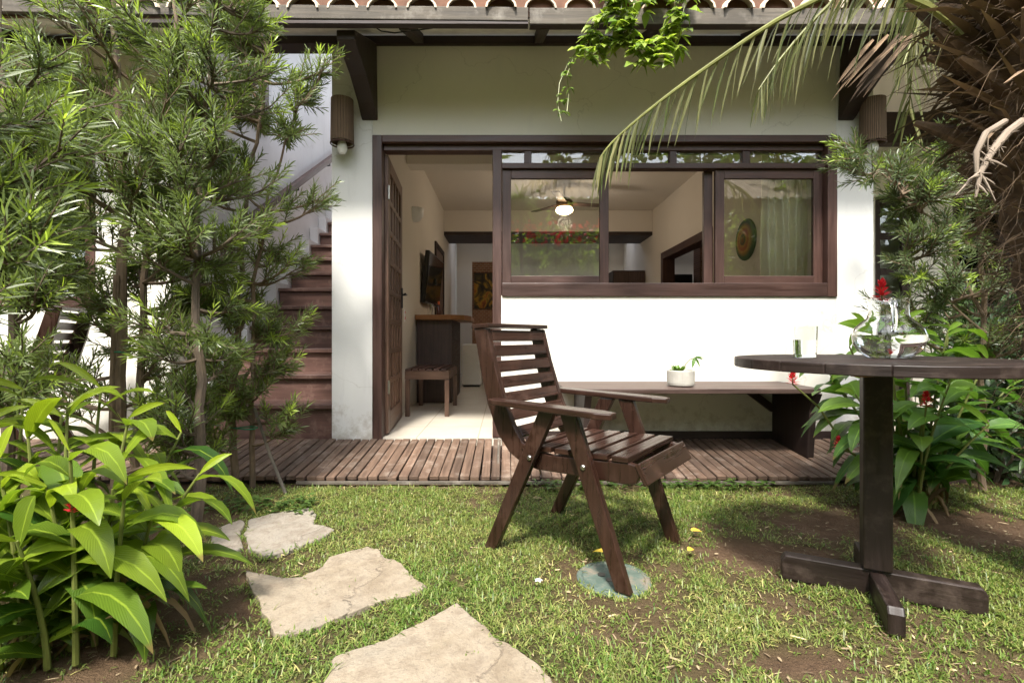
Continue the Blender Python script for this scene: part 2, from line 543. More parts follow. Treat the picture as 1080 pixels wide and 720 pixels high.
CANE = flat('green_cane', (.13, .15, .035), .5, var=.3)
PALMB = wood('palm_bark', (.045, .028, .016), (.20, .125, .07), .95, 14, 16, 1.2, .1)
FIBRE = wood('palm_fibre', (.06, .038, .022), (.26, .175, .105), .95, 4, 60, 1.0, .4)
DRYSTALK = flat('dry_stalk', (.24, .19, .145), .8, var=.2, bs_=.4)
NEEDLE = leafmat('needle_leaf', (.112, .150, .054), (.30, .40, .06), .34, .38)
NEEDLE2 = leafmat('dull_needle_leaf', (.085, .115, .055), (.26, .36, .05), .4, .3)  # duller, less translucent needle green, used on the right-hand shrub
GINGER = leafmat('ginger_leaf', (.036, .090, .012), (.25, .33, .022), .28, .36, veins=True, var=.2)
GINGERD = leafmat('mid_green_ginger_leaf', (.045, .125, .024), (.17, .29, .035), .34, .35, veins=True, var=.25)  # greener leaf tone for the right clump and the pot plant
PALML = leafmat('palm_leaflet', (.085, .115, .035), (.33, .31, .15), .45, .3)
VINEL = leafmat('vine_leaf', (.11, .19, .03), (.34, .42, .07), .4, .42)
BUSHL = leafmat('bush_leaf', (.022, .05, .018), (.06, .11, .03), .4, .25)
HEDGEL = leafmat('hedge_leaf', (.06, .115, .025), (.20, .28, .06), .45, .5)
GRASSM = leafmat('grass_blade', (.066, .148, .013), (.40, .35, .14), .45, .35, var=.4)
REDF = leafmat('red_bract', (.55, .012, .03), (.75, .05, .08), .45, .35, var=.2)
YELF = leafmat('yellow_leaf', (.65, .42, .03), (.75, .58, .10), .6, .3, var=.15)
CURT = leafmat('curtain_cloth', (.88, .85, .74), (.90, .87, .77), .9, .12, var=0)
CONC = flat('pale_concrete', (.40, .385, .345), .85, var=.14, scale=18, bs_=.3)
COVERM = None

# ================================================================== GROUND
stones = [
    ('large tan flagstone running out of the bottom of the picture', STONE,
     [(338, 724), (352, 688), (380, 678), (412, 668), (450, 648), (482, 632), (497, 645), (512, 655), (520, 664), (545, 680), (566, 694), (582, 712), (590, 735), (575, 790), (480, 800), (340, 790)]),
    ('middle pale flagstone in the grass, with a crack across it', STONE,
     [(258, 598), (272, 601), (300, 606), (318, 605), (340, 594), (347, 584), (366, 579), (388, 573), (400, 577), (407, 585), (416, 587), (430, 597), (438, 606), (451, 615), (432, 624), (413, 627), (385, 637), (343, 653), (310, 664), (290, 662), (277, 641), (264, 614)]),
    ('rough broad flagstone nearest the wooden deck', STONEG,
     [(262, 545), (290, 538), (328, 532), (334, 541), (331, 550), (342, 551), (353, 555), (338, 564), (318, 572), (300, 578), (278, 583), (262, 574), (258, 560)]),
    ('small worn grey flagstone beside the shrubs on the left', STONEG,
     [(226, 556), (240, 549), (255, 545), (259, 549), (253, 560), (257, 574), (247, 579), (232, 577), (222, 568)]),
]
ST = [[G(x, y, .02) for x, y in s[2]] for s in stones]
MH = G(647, 607); MH_R = 0.13; MZ = -.011

def in_poly(x, y, poly):
    c = False; j = len(poly) - 1
    for i in range(len(poly)):
        a, b = poly[i], poly[j]
        if (a.y > y) != (b.y > y) and x < (b.x - a.x) * (y - a.y) / (b.y - a.y) + a.x: c = not c
        j = i
    return c

# bare places: (px, py, rx m, ry m, strength)
BARE = [(G(815, 585), .34, .24, 1.0), (G(880, 555), .42, .30, 1.0), (G(760, 560), .16, .2, .7), (G(985, 545), .6, .22, 1.0), (G(1060, 560), .5, .28, 1.0),
        (G(860, 695), .22, .08, 1.0), (G(825, 640), .16, .12, .7), (G(265, 632), .10, .14, 1.0), (G(230, 600), .16, .2, .6),
        (G(120, 640), .55, .5, .9), (G(150, 560), .5, .5, .9), (G(700, 600), .10, .12, .6), (G(1040, 712), .2, .08, .8),
        (G(820, 520), .3, .1, .7), (G(620, 660), .06, .05, .4), (G(960, 640), .12, .1, .5)]
def bare(x, y):
    k = 0.0
    n = noise.noise(Vector((x * 3.1, y * 3.1, 1.7))) * .45 + noise.noise(Vector((x * 9, y * 9, 4.1))) * .35
    for c, rx, ry, s in BARE:
        d = math.hypot((x - c.x) / rx, (y - c.y) / ry)
        k = max(k, s * min(1, max(0, 1.35 - d + n)))
    k = max(k, .62 * min(1, max(0, (noise.noise(Vector((x * 2.1 + 5, y * 2.1, 3.3))) + .5 * noise.noise(Vector((x * 6, y * 6, 8.8))) - .12) * 2.2)))
    if y > 2.78: k = max(k, .75)
    return min(1, k)

def gz(x, y):
    h = .012 * noise.noise(Vector((x * 1.3, y * 1.3, .3))) + .007 * noise.noise(Vector((x * 6, y * 6, 9)))
    b = bare(x, y) if (-3 < x < 4 and .4 < y < 3.2) else .4
    return h - .010 * b - .004

xs = np.unique(np.concatenate([np.linspace(-120, -6, 20), np.linspace(-6, -2.4, 30), np.linspace(-2.4, 3.2, 150), np.linspace(3.2, 8, 30), np.linspace(8, 120, 20)]).round(4))
ys = np.unique(np.concatenate([np.linspace(-120, -8, 20), np.linspace(-8, .5, 50), np.linspace(.5, 3.0, 90), np.linspace(3.0, 12, 40), np.linspace(12, 120, 20)]).round(4))
gv, gb = [], []
for y in ys:
    for x in xs:
        near = -6 < x < 8 and -8 < y < 3.2
        b = bare(x, y) if near else .3
        gb.append(b); gv.append((x, y, gz(x, y) if near else -.01))
nx = len(xs)
gf = [(j * nx + i, j * nx + i + 1, (j + 1) * nx + i + 1, (j + 1) * nx + i) for j in range(len(ys) - 1) for i in range(nx - 1)]
m, nt, bs = new_mat('lawn_soil')
tc = nd(nt, 'ShaderNodeTexCoord'); at = nd(nt, 'ShaderNodeAttribute', attribute_name='tone')
n1 = noise_n(nt, tc.outputs['Object'], 4.0, 6, .65); n2 = noise_n(nt, tc.outputs['Object'], 70.0, 6, .7); n3 = noise_n(nt, tc.outputs['Object'], 240.0, 3, .6)
soil = ramp(nt, n1, [(.3, (.10, .060, .034)), (.55, (.20, .125, .075)), (.75, (.31, .215, .14))])
soil = mix(nt, math_n(nt, 'MULTIPLY', ramp(nt, n2, [(.4, (0, 0, 0)), (.7, (1, 1, 1))]), .6), soil, (.10, .06, .036))
thatch = ramp(nt, n2, [(.3, (.035, .036, .011)), (.5, (.10, .088, .032)), (.7, (.24, .19, .09))])
nt.links.new(mix(nt, at.outputs['Fac'], thatch, soil), bs.inputs['Base Color'])
bs.inputs['Roughness'].default_value = .95
bs.inputs['Specular IOR Level'].default_value = .2
bump(nt, bs, math_n(nt, 'ADD', n2, math_n(nt, 'MULTIPLY', n3, .6)), 1.0, .03)
ground = np_mesh('ground', np.array(gv), np.array(gf), np.array(gv)[:, :2], np.array(gb), m)
tag(ground, kind='structure')

# grass
rng = np.random.default_rng(3)
GB = []
def blade(x, y, z, a, lean, L, w, t):
    GB.append((x, y, z, math.cos(a) * lean, math.sin(a) * lean, 1.0 if t < .75 else .35, -math.cos(a), -math.sin(a), .8, L, w, .2 + .7 * rng.random(), t))
def scatter(n, x0, x1, y0, y1, k=7):
    for _ in range(n):
        x = x0 + (x1 - x0) * rng.random(); y = y0 + (y1 - y0) * rng.random()
        b = bare(x, y)
        if rng.random() < b * 1.05: continue
        cl = noise.noise(Vector((x * 9, y * 9, 2.2))) * .5 + .5
        if rng.random() > .25 + .9 * cl: continue
        if any(in_poly(x, y, p) for p in ST) and rng.random() > .012: continue
        if math.hypot(x - MH.x, y - MH.y) < MH_R - .012: continue
        dry = noise.noise(Vector((x * 2.3, y * 2.3, 7.7))) * .5 + .5
        tb = rng.normal(.16 + .22 * dry, .10)
        sc = (.7 + .5 * cl) * (1 - .3 * b)
        z = gz(x, y) + .003
        for i in range(int(k * (.6 + .8 * rng.random()))):
            t = rng.uniform(.75, 1) if rng.random() < .07 + .36 * dry ** 3 else min(.7, max(0, tb + rng.normal(0, .08)))
            blade(x + rng.normal(0, .012), y + rng.normal(0, .012), z, rng.random() * 6.283, .2 + 1.1 * rng.random(), (.018 + .036 * rng.random()) * sc, .0022 + .0026 * rng.random(), t)
scatter(54000, -1.7, 3.4, .72, 2.86)
scatter(1500, -4.0, -1.7, .8, 2.86)
scatter(1500, -4.0, 5.0, -3.0, .72)
for _ in range(420):                             # grass leaning over the rim of the drain cover
    a = rng.random() * 6.283
    if noise.noise(Vector((math.cos(a) * 1.5, math.sin(a) * 1.5, 5))) < -.25: continue
    r = MH_R + rng.normal(.006, .010)
    blade(MH.x + r * math.cos(a), MH.y + r * math.sin(a), -.012, a + math.pi + rng.normal(0, .9), .3 + .9 * rng.random(), .022 + .03 * rng.random(), .003 + .002 * rng.random(), min(.7, max(0, rng.normal(.3, .2))))
for p in ST:                                     # blades creeping over the rims of the stones
    c = sum(p, Vector()) / len(p)
    for i in range(len(p)):
        q0, q1 = p[i], p[(i + 1) % len(p)]
        for _ in range(int((q1 - q0).length * 260)):
            e = q0.lerp(q1, rng.random()); d = (c - e).normalized()
            if noise.noise(e * 7) < -.15: continue
            off = rng.normal(-.012, .012)
            blade(e.x + d.x * off, e.y + d.y * off, .0, math.atan2(d.y, d.x) + rng.normal(0, .8), .4 + 1.2 * rng.random(), .03 + .035 * rng.random(), .003 + .0025 * rng.random(), min(.6, max(0, rng.normal(.25, .15))))
A = np.array(GB)
V, Q, U, T = blades(A[:, 0:3], A[:, 3:6], A[:, 6:9], A[:, 9], A[:, 10], A[:, 11], .3, A[:, 12], 'blade')
tag(np_mesh('grass', V, Q, U, T, GRASSM), 'short patchy lawn grass with bare earth between', 'grass', kind='stuff')

# dead bits of grass and leaf on the bare earth
lt = Leaves()
for _ in range(4500):
    x = -1.7 + 4.9 * rng.random(); y = .72 + 2.1 * rng.random()
    if rng.random() > .25 + bare(x, y) or any(in_poly(x, y, p) for p in ST) and rng.random() > .03: continue
    a = rng.random() * 6.283
    lt.add((x, y, gz(x, y) + .004 + .006 * rng.random()), (math.cos(a), math.sin(a), rng.normal(0, .15)), (rng.normal(0, .4), rng.normal(0, .4), 1), .012 + .035 * rng.random() ** 2, .002 + .005 * rng.random() ** 2, .05, rng.random())
LITM = leafmat('dead_litter', (.10, .06, .035), (.42, .33, .20), .9, .1, var=.4)
tag(lt.build('leaf_litter', LITM, None, 'needle', .2), 'dry brown bits of grass and leaf on the bare earth', 'leaf litter', kind='stuff')

# broadleaf weeds beside the deck edge
wd = Leaves()
for _ in range(420):
    if rng.random() < .5: c = G(200 + 130 * rng.random(), 528 + 16 * rng.random())
    else: c = G(560 + 260 * rng.random(), 512 + 6 * rng.random())
    a = rng.random() * 6.283
    wd.add((c.x, c.y, .01 + .03 * rng.random()), (math.cos(a), math.sin(a), .3), (0, 0, 1), .03 + .03 * rng.random(), .016 + .012 * rng.random(), .3, .2 * rng.random())
tag(wd.build('ground_cover', HEDGEL, None, 'ovate', .2, True), 'small broad-leaved weeds along the deck edge', 'weeds', kind='stuff')

# flagstones
for (label, sm, _), poly in zip(stones, ST):
    c = sum(poly, Vector()) / len(poly)
    o = thing('flagstone', label, 'paving stone', (c.x, c.y, 0), group='stepping stones across the lawn')
    b = MB()
    pts = []
    n = len(poly)
    for i in range(n):
        a_, b_ = poly[i], poly[(i + 1) % n]
        k = max(1, int((b_ - a_).length / .014))
        for q in range(k):
            p = a_.lerp(b_, q / k)
            j = .010 * noise.noise(p * 16) + .006 * noise.noise(p * 55)
            d = (p - c).normalized()
            pts.append((p.x + d.x * j, p.y + d.y * j))
    b.prism(pts, .05)
    b.v = [(x, y, z - .014) for x, y, z in b.v]
    so = b.build('slab', sm, o, bevel=.007, seg=3)

# inspection cover
m, nt, bs = new_mat('green_painted_concrete')
tc = nd(nt, 'ShaderNodeTexCoord')
n1 = noise_n(nt, tc.outputs['Object'], 13.0, 6, .68); n2 = noise_n(nt, tc.outputs['Object'], 90.0, 4)
c_ = ramp(nt, n1, [(.42, (.030, .075, .066)), (.52, (.06, .105, .092)), (.64, (.17, .145, .115))])
nt.links.new(mix(nt, math_n(nt, 'MULTIPLY', n2, .4), c_, (.2, .17, .12)), bs.inputs['Base Color'])
bs.inputs['Roughness'].default_value = .75; bump(nt, bs, n2, .4, .004)
o = thing('inspection_cover', 'round faded green inspection cover set in the lawn under the chair', 'drain cover', (MH.x, MH.y, MZ))
b = MB().lathe([(MH_R, -.02), (MH_R, .004), (MH_R - .004, .007), (MH_R - .018, .007), (MH_R - .021, .004), (MH_R - .024, .007), (0.0, .010)], (MH.x, MH.y, MZ), 48)
b.build('lid', m, o, smooth=False)
b = MB()
for dx, dy in ((-.040, .012), (-.018, -.026)):
    b.lathe([(.0001, .009), (.014, .009), (.014, .0115), (.0001, .0115)], (MH.x + dx, MH.y + dy, MZ), 14)
b.build('finger_hole', BLACK, o)

# ================================================================== DECK
def deck_z(y): return .113 - (3.575 - y) / (3.575 - 2.85) * .069
o = thing('wooden_deck', 'low brown slatted timber deck along the front of the bungalow', 'deck', (0, 3.2, 0))
b = MB()
x = -5.2
while x < 2.72:
    w = .052 + random.uniform(-.003, .003)
    y0, y1 = 2.85 + random.uniform(-.012, .012), 3.572
    dz = random.uniform(-.003, .003)
    if x > 2.02: y0 += .22 + random.uniform(0, .03)
    sk = random.uniform(-.004, .004)
    a_ = Vector((x + w / 2 + sk, y0, deck_z(y0) - .014 + dz)); b_ = Vector((x + w / 2 - sk, y1, deck_z(y1) - .014 + dz))
    b.bar(a_, b_, w, .028)
    x += .0595
b.build('planking', DECKW, o, bevel=.005)
b = MB()
for y in (2.93, 3.2, 3.48):
    b.box((-5.2, y - .03, deck_z(y) - .10), (2.72, y + .03, deck_z(y) - .029))
b.build('joist', DARKW, o)
b = MB().bar((-1.2, 2.835, .012), (1.9, 2.84, .010), .02, .014)
b.build('edge_batten', GREYBOARD, o)
b = MB().bar(P(526, 462, 3.5), P(525, 505, 2.86), .012, .008)
b.build('pale_batten', GREYBOARD, o)

# ================================================================== BUNGALOW
W, WB = 3.59, 3.74
FL = .113
XL, XR = -1.263, 2.679
IX0, IX1, CZ = -1.0, 2.39, 2.90
bung = thing('bungalow', 'white rendered bungalow with a brown framed door and wide window, under a tiled eave', 'house', (0.7, 3.6, 0))
def wallbox(lo, hi, mat, name='wall', par=None):
    return MB().box(lo, hi).build(name, mat, par or bung)
wallbox((XL, W, -.05), (-.967, 3.95, 3.02), COLC, 'column')
wallbox((-.966, W + .002, 2.30), (2.408, WB, 3.00), WALLC)
wallbox((2.409, W, -.05), (XR, 3.95, 3.02), COLC, 'column')
wallbox((-.03, W + .001, -.05), (2.408, WB - .001, 1.15), WALLC)
wallbox((XL + .001, 3.951, -.05), (IX0, 10.0, 3.1), INWALL)
# right interior wall, with the opening to the next room
wallbox((IX1, 3.951, -.05), (XR - .001, 5.0, 3.1), INWALL)
wallbox((IX1, 5.001, -.05), (2.53, 5.75, 3.1), INWALL)
wallbox((IX1, 5.751, 2.10), (2.53, 7.5, 3.1), INWALL)
wallbox((IX1, 7.5, -.05), (2.53, 10.0, 3.1), INWALL)
wallbox((IX0 + .001, 10.0, -.05), (4.4, 10.12, 3.1), INWALL)
wallbox((4.25, 5.0, -.05), (4.4, 9.99, 3.1), INWALL)
wallbox((2.68, 4.85, -.05), (4.4, 4.99, 3.1), INWALL)
wallbox((XL, 3.76, CZ), (4.4, 9.15, CZ + .15), CEIL, 'ceiling')
wallbox((XL, 9.7, CZ), (4.4, 10.12, CZ + .15), CEIL, 'ceiling')   # unseen opening left between the two, added to brighten the back room
wallbox((IX0 + .002, 5.0, 2.60), (IX1 - .002, 5.2, CZ - .002), CEIL, 'beam')
wallbox((IX0 + .003, 8.0, 2.555), (IX1 - .003, 8.1, CZ - .003), CEIL, 'beam')
wallbox((IX0 + .003, 8.003, 2.50), (IX1 - .003, 8.75, 2.553), DARKW, 'beam')
MB().box((XL, W + .02, -.06), (4.4, 10.1, FL)).build('floor', FLOORT, bung)
# skirting board below the bench
wallbox((-.03, W - .016, FL - .01), (2.40, W - .001, FL + .052), DARKW, 'skirting_board')
wallbox((2.41, W - .016, FL - .01), (2.70, W - .001, FL + .03), DARKW, 'skirting_board')
# timber wall plate and roof
MB().box((-5.6, W - .03, 2.965), (6.5, W + .10, 3.022)).build('wall_plate', DARKW, bung)
roof = thing('roof_frame', None, None)
bpy.data.objects.remove(roof)
EY, EZ = 3.0, 2.795                      # eave line
SL = (3.055 - EZ) / (W - EY)             # rise of the roof towards the wall
roofp = MB().box((0, 0, 0), (.001, .001, .001))
def ztile(y): return EZ + (y - EY) * SL
# boards under the tiles
b = MB()
M = Matrix.Translation((0, EY, EZ - .012)) @ Matrix.Rotation(math.atan(SL), 4, 'X')
b.box((-5.6, .02, 0), (6.5, .70, .010), M, 0)
roof = b.build('roof', TILEIN, bung)
def subbuild(mb, name, mat, parent, **k):
    return mb.build(name, mat, parent, **k)
b = MB()
M2 = Matrix.Translation((0, W + .12, ztile(W + .12) - .012)) @ Matrix.Rotation(math.atan(SL), 4, 'X')
b.box((XL - .05, .02, 0), (6.5, 5.2, .010), M2, 0)
subbuild(b, 'roof_board', DARKW, roof)
# barrel tiles
b = MB()
def barrel(x, y0, y1, r, up, thick=.012):
    n = 8
    vs, fs, uvs = [], [], []
    for yy, rr in ((y0, r), (y1, r * .86)):
        for s in (rr, rr - thick):
            for k in range(n + 1):
                a = math.pi * k / n
                z = math.sin(a) * s * up * .75
                vs.append((x - math.cos(a) * s, yy, ztile(yy) + .046 + z))
    m_ = n + 1
    idx = lambda e, s, k: (e * 2 + s) * m_ + k
    for k in range(n):
        fs += [(idx(0, 0, k), idx(1, 0, k), idx(1, 0, k + 1), idx(0, 0, k + 1)),
               (idx(0, 1, k), idx(0, 1, k + 1), idx(1, 1, k + 1), idx(1, 1, k)),
               (idx(0, 0, k), idx(0, 0, k + 1), idx(0, 1, k + 1), idx(0, 1, k))]
    uvs = [[(0, 0)] * 4 for _ in fs]
    b.add(vs, fs, uvs)
x = -5.5
while x < 6.4:
    j = random.uniform(-.02, .02)
    for row in range(4):
        y0 = EY - .05 + row * .36
        barrel(x, y0 + j, y0 + .42 + j, .094 + random.uniform(-.004, .004), 1)
    x += .238
subbuild(b, 'roof_tile', TILEC, roof, smooth=True)
MB().box((-5.6, 3.0, ztile(3.0) + .001), (6.5, 3.03, ztile(3.0) + .115)).build('tile_bed', flat('terracotta_mortar', (.14, .068, .042), .9, var=.3), roof)
# fascia boards at the eave
b = MB().bar(P(-40, 6, 2.98), P(219, 11, 2.98), .03, .082).build('fascia_board', GREYBOARD, bung, bevel=.004)
b = MB().bar(P(221, 13, 2.975), P(557, 16.5, 2.97), .03, .082).build('fascia_board', GREYBOARD, bung, bevel=.004)
b = MB().bar(P(558.5, 18.5, 2.985), P(1180, 19.5, 2.985), .03, .098).build('fascia_board', GREYBOARD, bung, bevel=.004)
b = MB().bar(P(90, 25, 2.99), P(557, 26.5, 2.985), .05, .018).build('purlin', DARKW, bung)
b = MB().bar(P(558.5, 28, 3.0), P(1180, 28, 3.0), .05, .012).build('purlin', DARKW, bung)
# rafters
for x in (-3.4, -2.62, -1.85, -.62, .24, 1.0, 1.72, 2.9, 3.7, 4.5):
    MB().bar((x, 3.0, ztile(3.0) - .043), (x, W - .035, ztile(W - .035) - .043), .06, .06).build('rafter', DARKW, bung)
# brackets
for x in (-.985, 2.475):
    pr = [(3.55, 2.44), (W - .002, 2.42), (W - .032, 2.965), (3.04, 2.74), (3.04, 2.68), (3.30, 2.60), (3.48, 2.50)]
    M = Matrix(((0, 0, 1, x), (1, 0, 0, 0), (0, 1, 0, 0), (0, 0, 0, 1)))
    MB().prism(pr, .115, M, 1).build('eave_bracket', DARKW, bung, bevel=.006)
# cable clipped below the eave
pts = [P(393, 27, 3.05), P(402, 33, 3.06), P(416, 35, 3.07), P(440, 32, 3.08), P(462, 29, 3.05)]
MB().tube(pts, .004, 6).build('cable', BLACK, bung)

# --- door and window frame
fr = MB()
Y0 = W - .012
fr.box((-.967, Y0, FL - .02), (-.897, Y0 + .12, 2.314), grain=2)
fr.box((-.896, Y0, 2.262), (2.340, Y0 + .12, 2.314), grain=0)
fr.box((2.341, Y0, 1.14), (2.411, Y0 + .12, 2.314), grain=2)
fr.box((-.094, Y0 + .025, FL), (-.026, Y0 + .13, 2.216), grain=2)
fr.box((-.896, Y0 + .045, 2.216), (2.340, Y0 + .135, 2.261), grain=0)
fr.box((-.025, Y0, 1.142), (2.340, Y0 + .13, 1.240), grain=0)
frame = fr.build('frame', FRAMEW, bung, bevel=.004)
win = MB().box((-.025, Y0 + .03, 2.082), (2.340, Y0 + .11, 2.122)).build('window', FRAMEW, bung, bevel=.003)
for xm in (.166, .74, 1.236, 1.775):
    MB().box((xm - .027, Y0 + .05, 2.123), (xm + .027, Y0 + .10, 2.215)).build('mullion', FRAMEW, win, bevel=.003)
def sash(x0, x1, z0, z1, y, st=.066, glass=True):
    s = MB()
    s.box((x0, y, z0), (x0 + st, y + .032, z1)); s.box((x1 - st, y, z0), (x1, y + .032, z1))
    s.box((x0 + st + .0005, y, z1 - st), (x1 - st - .0005, y + .032, z1)); s.box((x0 + st + .0005, y, z0), (x1 - st - .0005, y + .032, z0 + st * .85))
    so = s.build('sash', FRAMEW, bung, bevel=.003)
    if glass:
        MB().box((x0 + st, y + .013, z0 + st * .85), (x1 - st, y + .017, z1 - st)).build('pane', PANE, so)
    return so
sash(-.024, .762, 1.242, 2.080, Y0 + .055)
sash(1.548, 2.338, 1.242, 2.080, Y0 + .055)
s2 = MB(); s2.box((1.478, Y0 + .094, 1.242), (1.544, Y0 + .126, 2.08)); s2.build('sash', FRAMEW, bung, bevel=.003)
xe = [-.024, .139, .193, .713, .767, 1.209, 1.263, 1.748, 1.802, 2.339]
for i in range(0, 10, 2):
    MB().box((xe[i], Y0 + .072, 2.122), (xe[i + 1], Y0 + .076, 2.215)).build('transom_pane', PANE, win)

# --- door leaf, open inwards
hx, hy = -.893, Y0 + .10
M = Matrix.Translation((hx, hy, FL + .012)) @ Matrix.Rotation(R(94.5), 4, 'Z')
DW, DH = .80, 2.08
d = MB()
d.box((0, -.02, 0), (.10, .02, DH), M, 2); d.box((DW - .10, -.02, 0), (DW, .02, DH), M, 2)
d.box((.1005, -.02, DH - .10), (DW - .1005, .02, DH), M, 0); d.box((.1005, -.02, 0), (DW - .1005, .02, .16), M, 0)
rows, cols = 8, 4
z0, z1 = .16, DH - .10
for i in range(1, rows):
    z = z0 + (z1 - z0) * i / rows
    d.box((.101, -.0185, z - .021), (DW - .101, .0185, z + .021), M, 0)
for j in range(1, cols):
    x = .10 + (DW - .20) * j / cols
    d.box((x - .021, -.0175, z0 + .001), (x + .021, .0175, z1 - .001), M, 2)
door = d.build('door', DOORW, bung, bevel=.004)
b = MB()
for i in range(rows):
    for j in range(cols):
        xa = .10 + (DW - .20) * j / cols + .021; xb = .10 + (DW - .20) * (j + 1) / cols - .021
        za = z0 + (z1 - z0) * i / rows + .021; zb = z0 + (z1 - z0) * (i + 1) / rows - .021
        b.box((xa - .003, -.006, za - .003), (xb + .003, .006, zb + .003), M, 2)
b.build('panel', ORANGEW if False else DOORW, door)
b = MB()
b.box((DW - .075, -.032, .98), (DW - .045, -.0205, 1.16), M); b.tube([M @ Vector((DW - .06, -.03, 1.1)), M @ Vector((DW - .06, -.065, 1.1)), M @ Vector((DW - .16, -.065, 1.1))], .009, 8)
b.build('handle', BLACK, door)
b = MB()
STEEL = flat('steel', (.55, .55, .53), .35, 1.0)
for z in (.3, 1.75):
    MB().tube([M @ Vector((-.004, -.024, z)), M @ Vector((-.004, -.024, z + .1))], .009, 8).build('hinge', STEEL, door)
# keys with a tag hanging in the lock
kt = thing('key_tag', 'white and red key tag hanging from the open door lock', 'key tag', M @ Vector((DW - .03, -.05, .95)))
b = MB(); b.box((DW - .062, -.05, .86), (DW - .022, -.046, .97), M); b.build('tag', WHITEP, kt)
RP = flat('red_print', (.6, .05, .04), .6)
MB().box((DW - .058, -.0525, .935), (DW - .030, -.0505, .955), M).build('print', RP, kt)
MB().box((DW - .054, -.0525, .88), (DW - .027, -.0505, .905), M).build('print', RP, kt)

# --- wall sconces of woven cane beside the bungalow front
def sconce(x, label):
    t = thing('wall_lamp', label, 'lamp', (x, W - .06, 2.25), group='woven wall lamps')
    m_ = WEAVE
    pr = [(.078, 0), (.075, .34)]
    b = MB().lathe([(.080, 0), (.077, .30), (.071, .30), (.074, 0)], (x, W - .10, 2.225), 28, True)
    b.build('lamp_shade', m_, t)
    pts = [(x + .079 * math.cos(a), W - .10 + .079 * math.sin(a), 2.212) for a in np.linspace(0, 2 * math.pi, 25)]
    MB().tube(pts, .005, 6).build('rim', FRAMEW, t)
    b = MB().lathe([(.0001, -.05), (.02, -.045), (.034, -.02), (.036, .0), (.03, .025), (.018, .05), (.018, .07), (.0001, .07)], (x, W - .10, 2.19), 20)
    b.build('bulb', flat('lamp_bulb', (.85, .85, .83), .2, var=.02), t, smooth=True)
    MB().box((x - .02, W - .10, 2.26), (x + .02, W - .001, 2.29)).build('lamp_arm', BLACK, t)
m, nt, bs = new_mat('woven_cane'); WEAVE = m
tc = nd(nt, 'ShaderNodeTexCoord'); mp = nd(nt, 'ShaderNodeMapping'); nt.links.new(tc.outputs['UV'], mp.inputs[0])
mp.inputs['Scale'].default_value = (60, 4, 1)
n1 = noise_n(nt, mp.outputs[0], 3.0, 4)
sp = nd(nt, 'ShaderNodeSeparateXYZ'); nt.links.new(tc.outputs['UV'], sp.inputs[0])
s1 = math_n(nt, 'SINE', math_n(nt, 'MULTIPLY', sp.outputs[0], 6.283 * 46))
nt.links.new(ramp(nt, maprange(nt, math_n(nt, 'ADD', s1, math_n(nt, 'MULTIPLY', n1, 2)), -1, 3, 0, 1), [(.25, (.05, .032, .02)), (.75, (.26, .17, .10))]), bs.inputs['Base Color'])
bs.inputs['Roughness'].default_value = .8; bump(nt, bs, s1, .8, .004)
sconce(-1.155, 'woven cane wall lamp with a bare bulb, on the column left of the door')
sconce(2.60, 'woven cane wall lamp on the column at the right of the window')

# ------------------------------------------------------------------ inside the room
# bar counter
o = thing('counter', 'dark timber breakfast counter with an orange wood top inside the room', 'counter', (-.78, 6.0, FL))
MB().box((-.985, 5.50, FL), (-.60, 5.54, 1.035)).build('end_panel', BENCHW, o, bevel=.003)
MB().box((-.64, 5.541, FL), (-.60, 6.55, 1.035)).build('side_panel', DARKW, o)
M = Matrix.Translation((0, 0, 1.064))
MB().prism([(-.995, 5.42), (-.60, 5.40), (-.46, 5.50), (-.40, 5.75), (-.42, 6.65), (-.995, 6.65)], .055, M, 1).build('counter_top', ORANGEW, o, bevel=.004)
o = thing('drinking_glass', 'clear tumbler standing on the counter beside the orange bottle', 'glass', (-.85, 5.6, 1.092))
MB().lathe([(.03, 0), (.034, .13), (.031, .13), (.027, .006), (.0001, .006), (.0001, 0.0)], (-.85, 5.6, 1.093), 18, True).build('tumbler', glassmat('tumbler_glass', 1.45), o, smooth=True)
o = thing('sauce_bottle', 'small orange capped bottle on the counter inside the room', 'bottle', (-.76, 5.62, 1.092))
MB().lathe([(.025, 0), (.025, .08), (.012, .11), (.012, .12)], (-.76, 5.62, 1.093), 14).build('bottle_body', flat('dark_glass', (.10, .03, .02), .2), o, smooth=True)
MB().lathe([(.014, .121), (.014, .15), (.008, .16)], (-.76, 5.62, 1.093), 14).build('cap', flat('orange_cap', (.75, .12, .02), .4), o)
# slatted stool
o = thing('slatted_stool', 'low brown slatted stool just inside the open door', 'stool', (-.72, 4.95, FL))
b = MB()
for i in range(6):
    x = -.90 + .066 * i
    b.box((x - .024, 4.54, .535), (x + .024, 5.34, .553))
b.build('seat', FRAMEW, o, bevel=.002)
b = MB()
for y in (4.555, 5.295):
    b.box((-.93, y, .455), (-.52, y + .03, .533))
for x in (-.93, -.55):
    b.box((x, 4.586, .456), (x + .03, 5.294, .532))
b.build('apron', DOORW, o, bevel=.002)
for x in (-.925, -.56):
    for y in (4.545, 5.28):
        MB().box((x, y, FL), (x + .04, y + .04, .454)).build('leg', DOORW, o, bevel=.002)
# television
o = thing('television', 'flat black television on a wall arm inside the room', 'television', (-.9, 6.3, 1.5))
M = Matrix.Translation((-.925, 6.28, 1.56)) @ Matrix.Rotation(R(87.5), 4, 'Z') @ Matrix.Rotation(R(6), 4, 'X')
MB().box((-.49, -.025, -.31), (.49, .025, .31), M).build('housing', BLACK, o, bevel=.006)
MB().box((-.475, -.028, -.29), (.475, -.0255, .295), M).build('screen', flat('dark_screen', (.006, .006, .008), .08), o)
MB().bar((-.99, 6.3, 1.55), (-.88, 6.3, 1.55), .08, .08).build('wall_arm', BLACK, o)
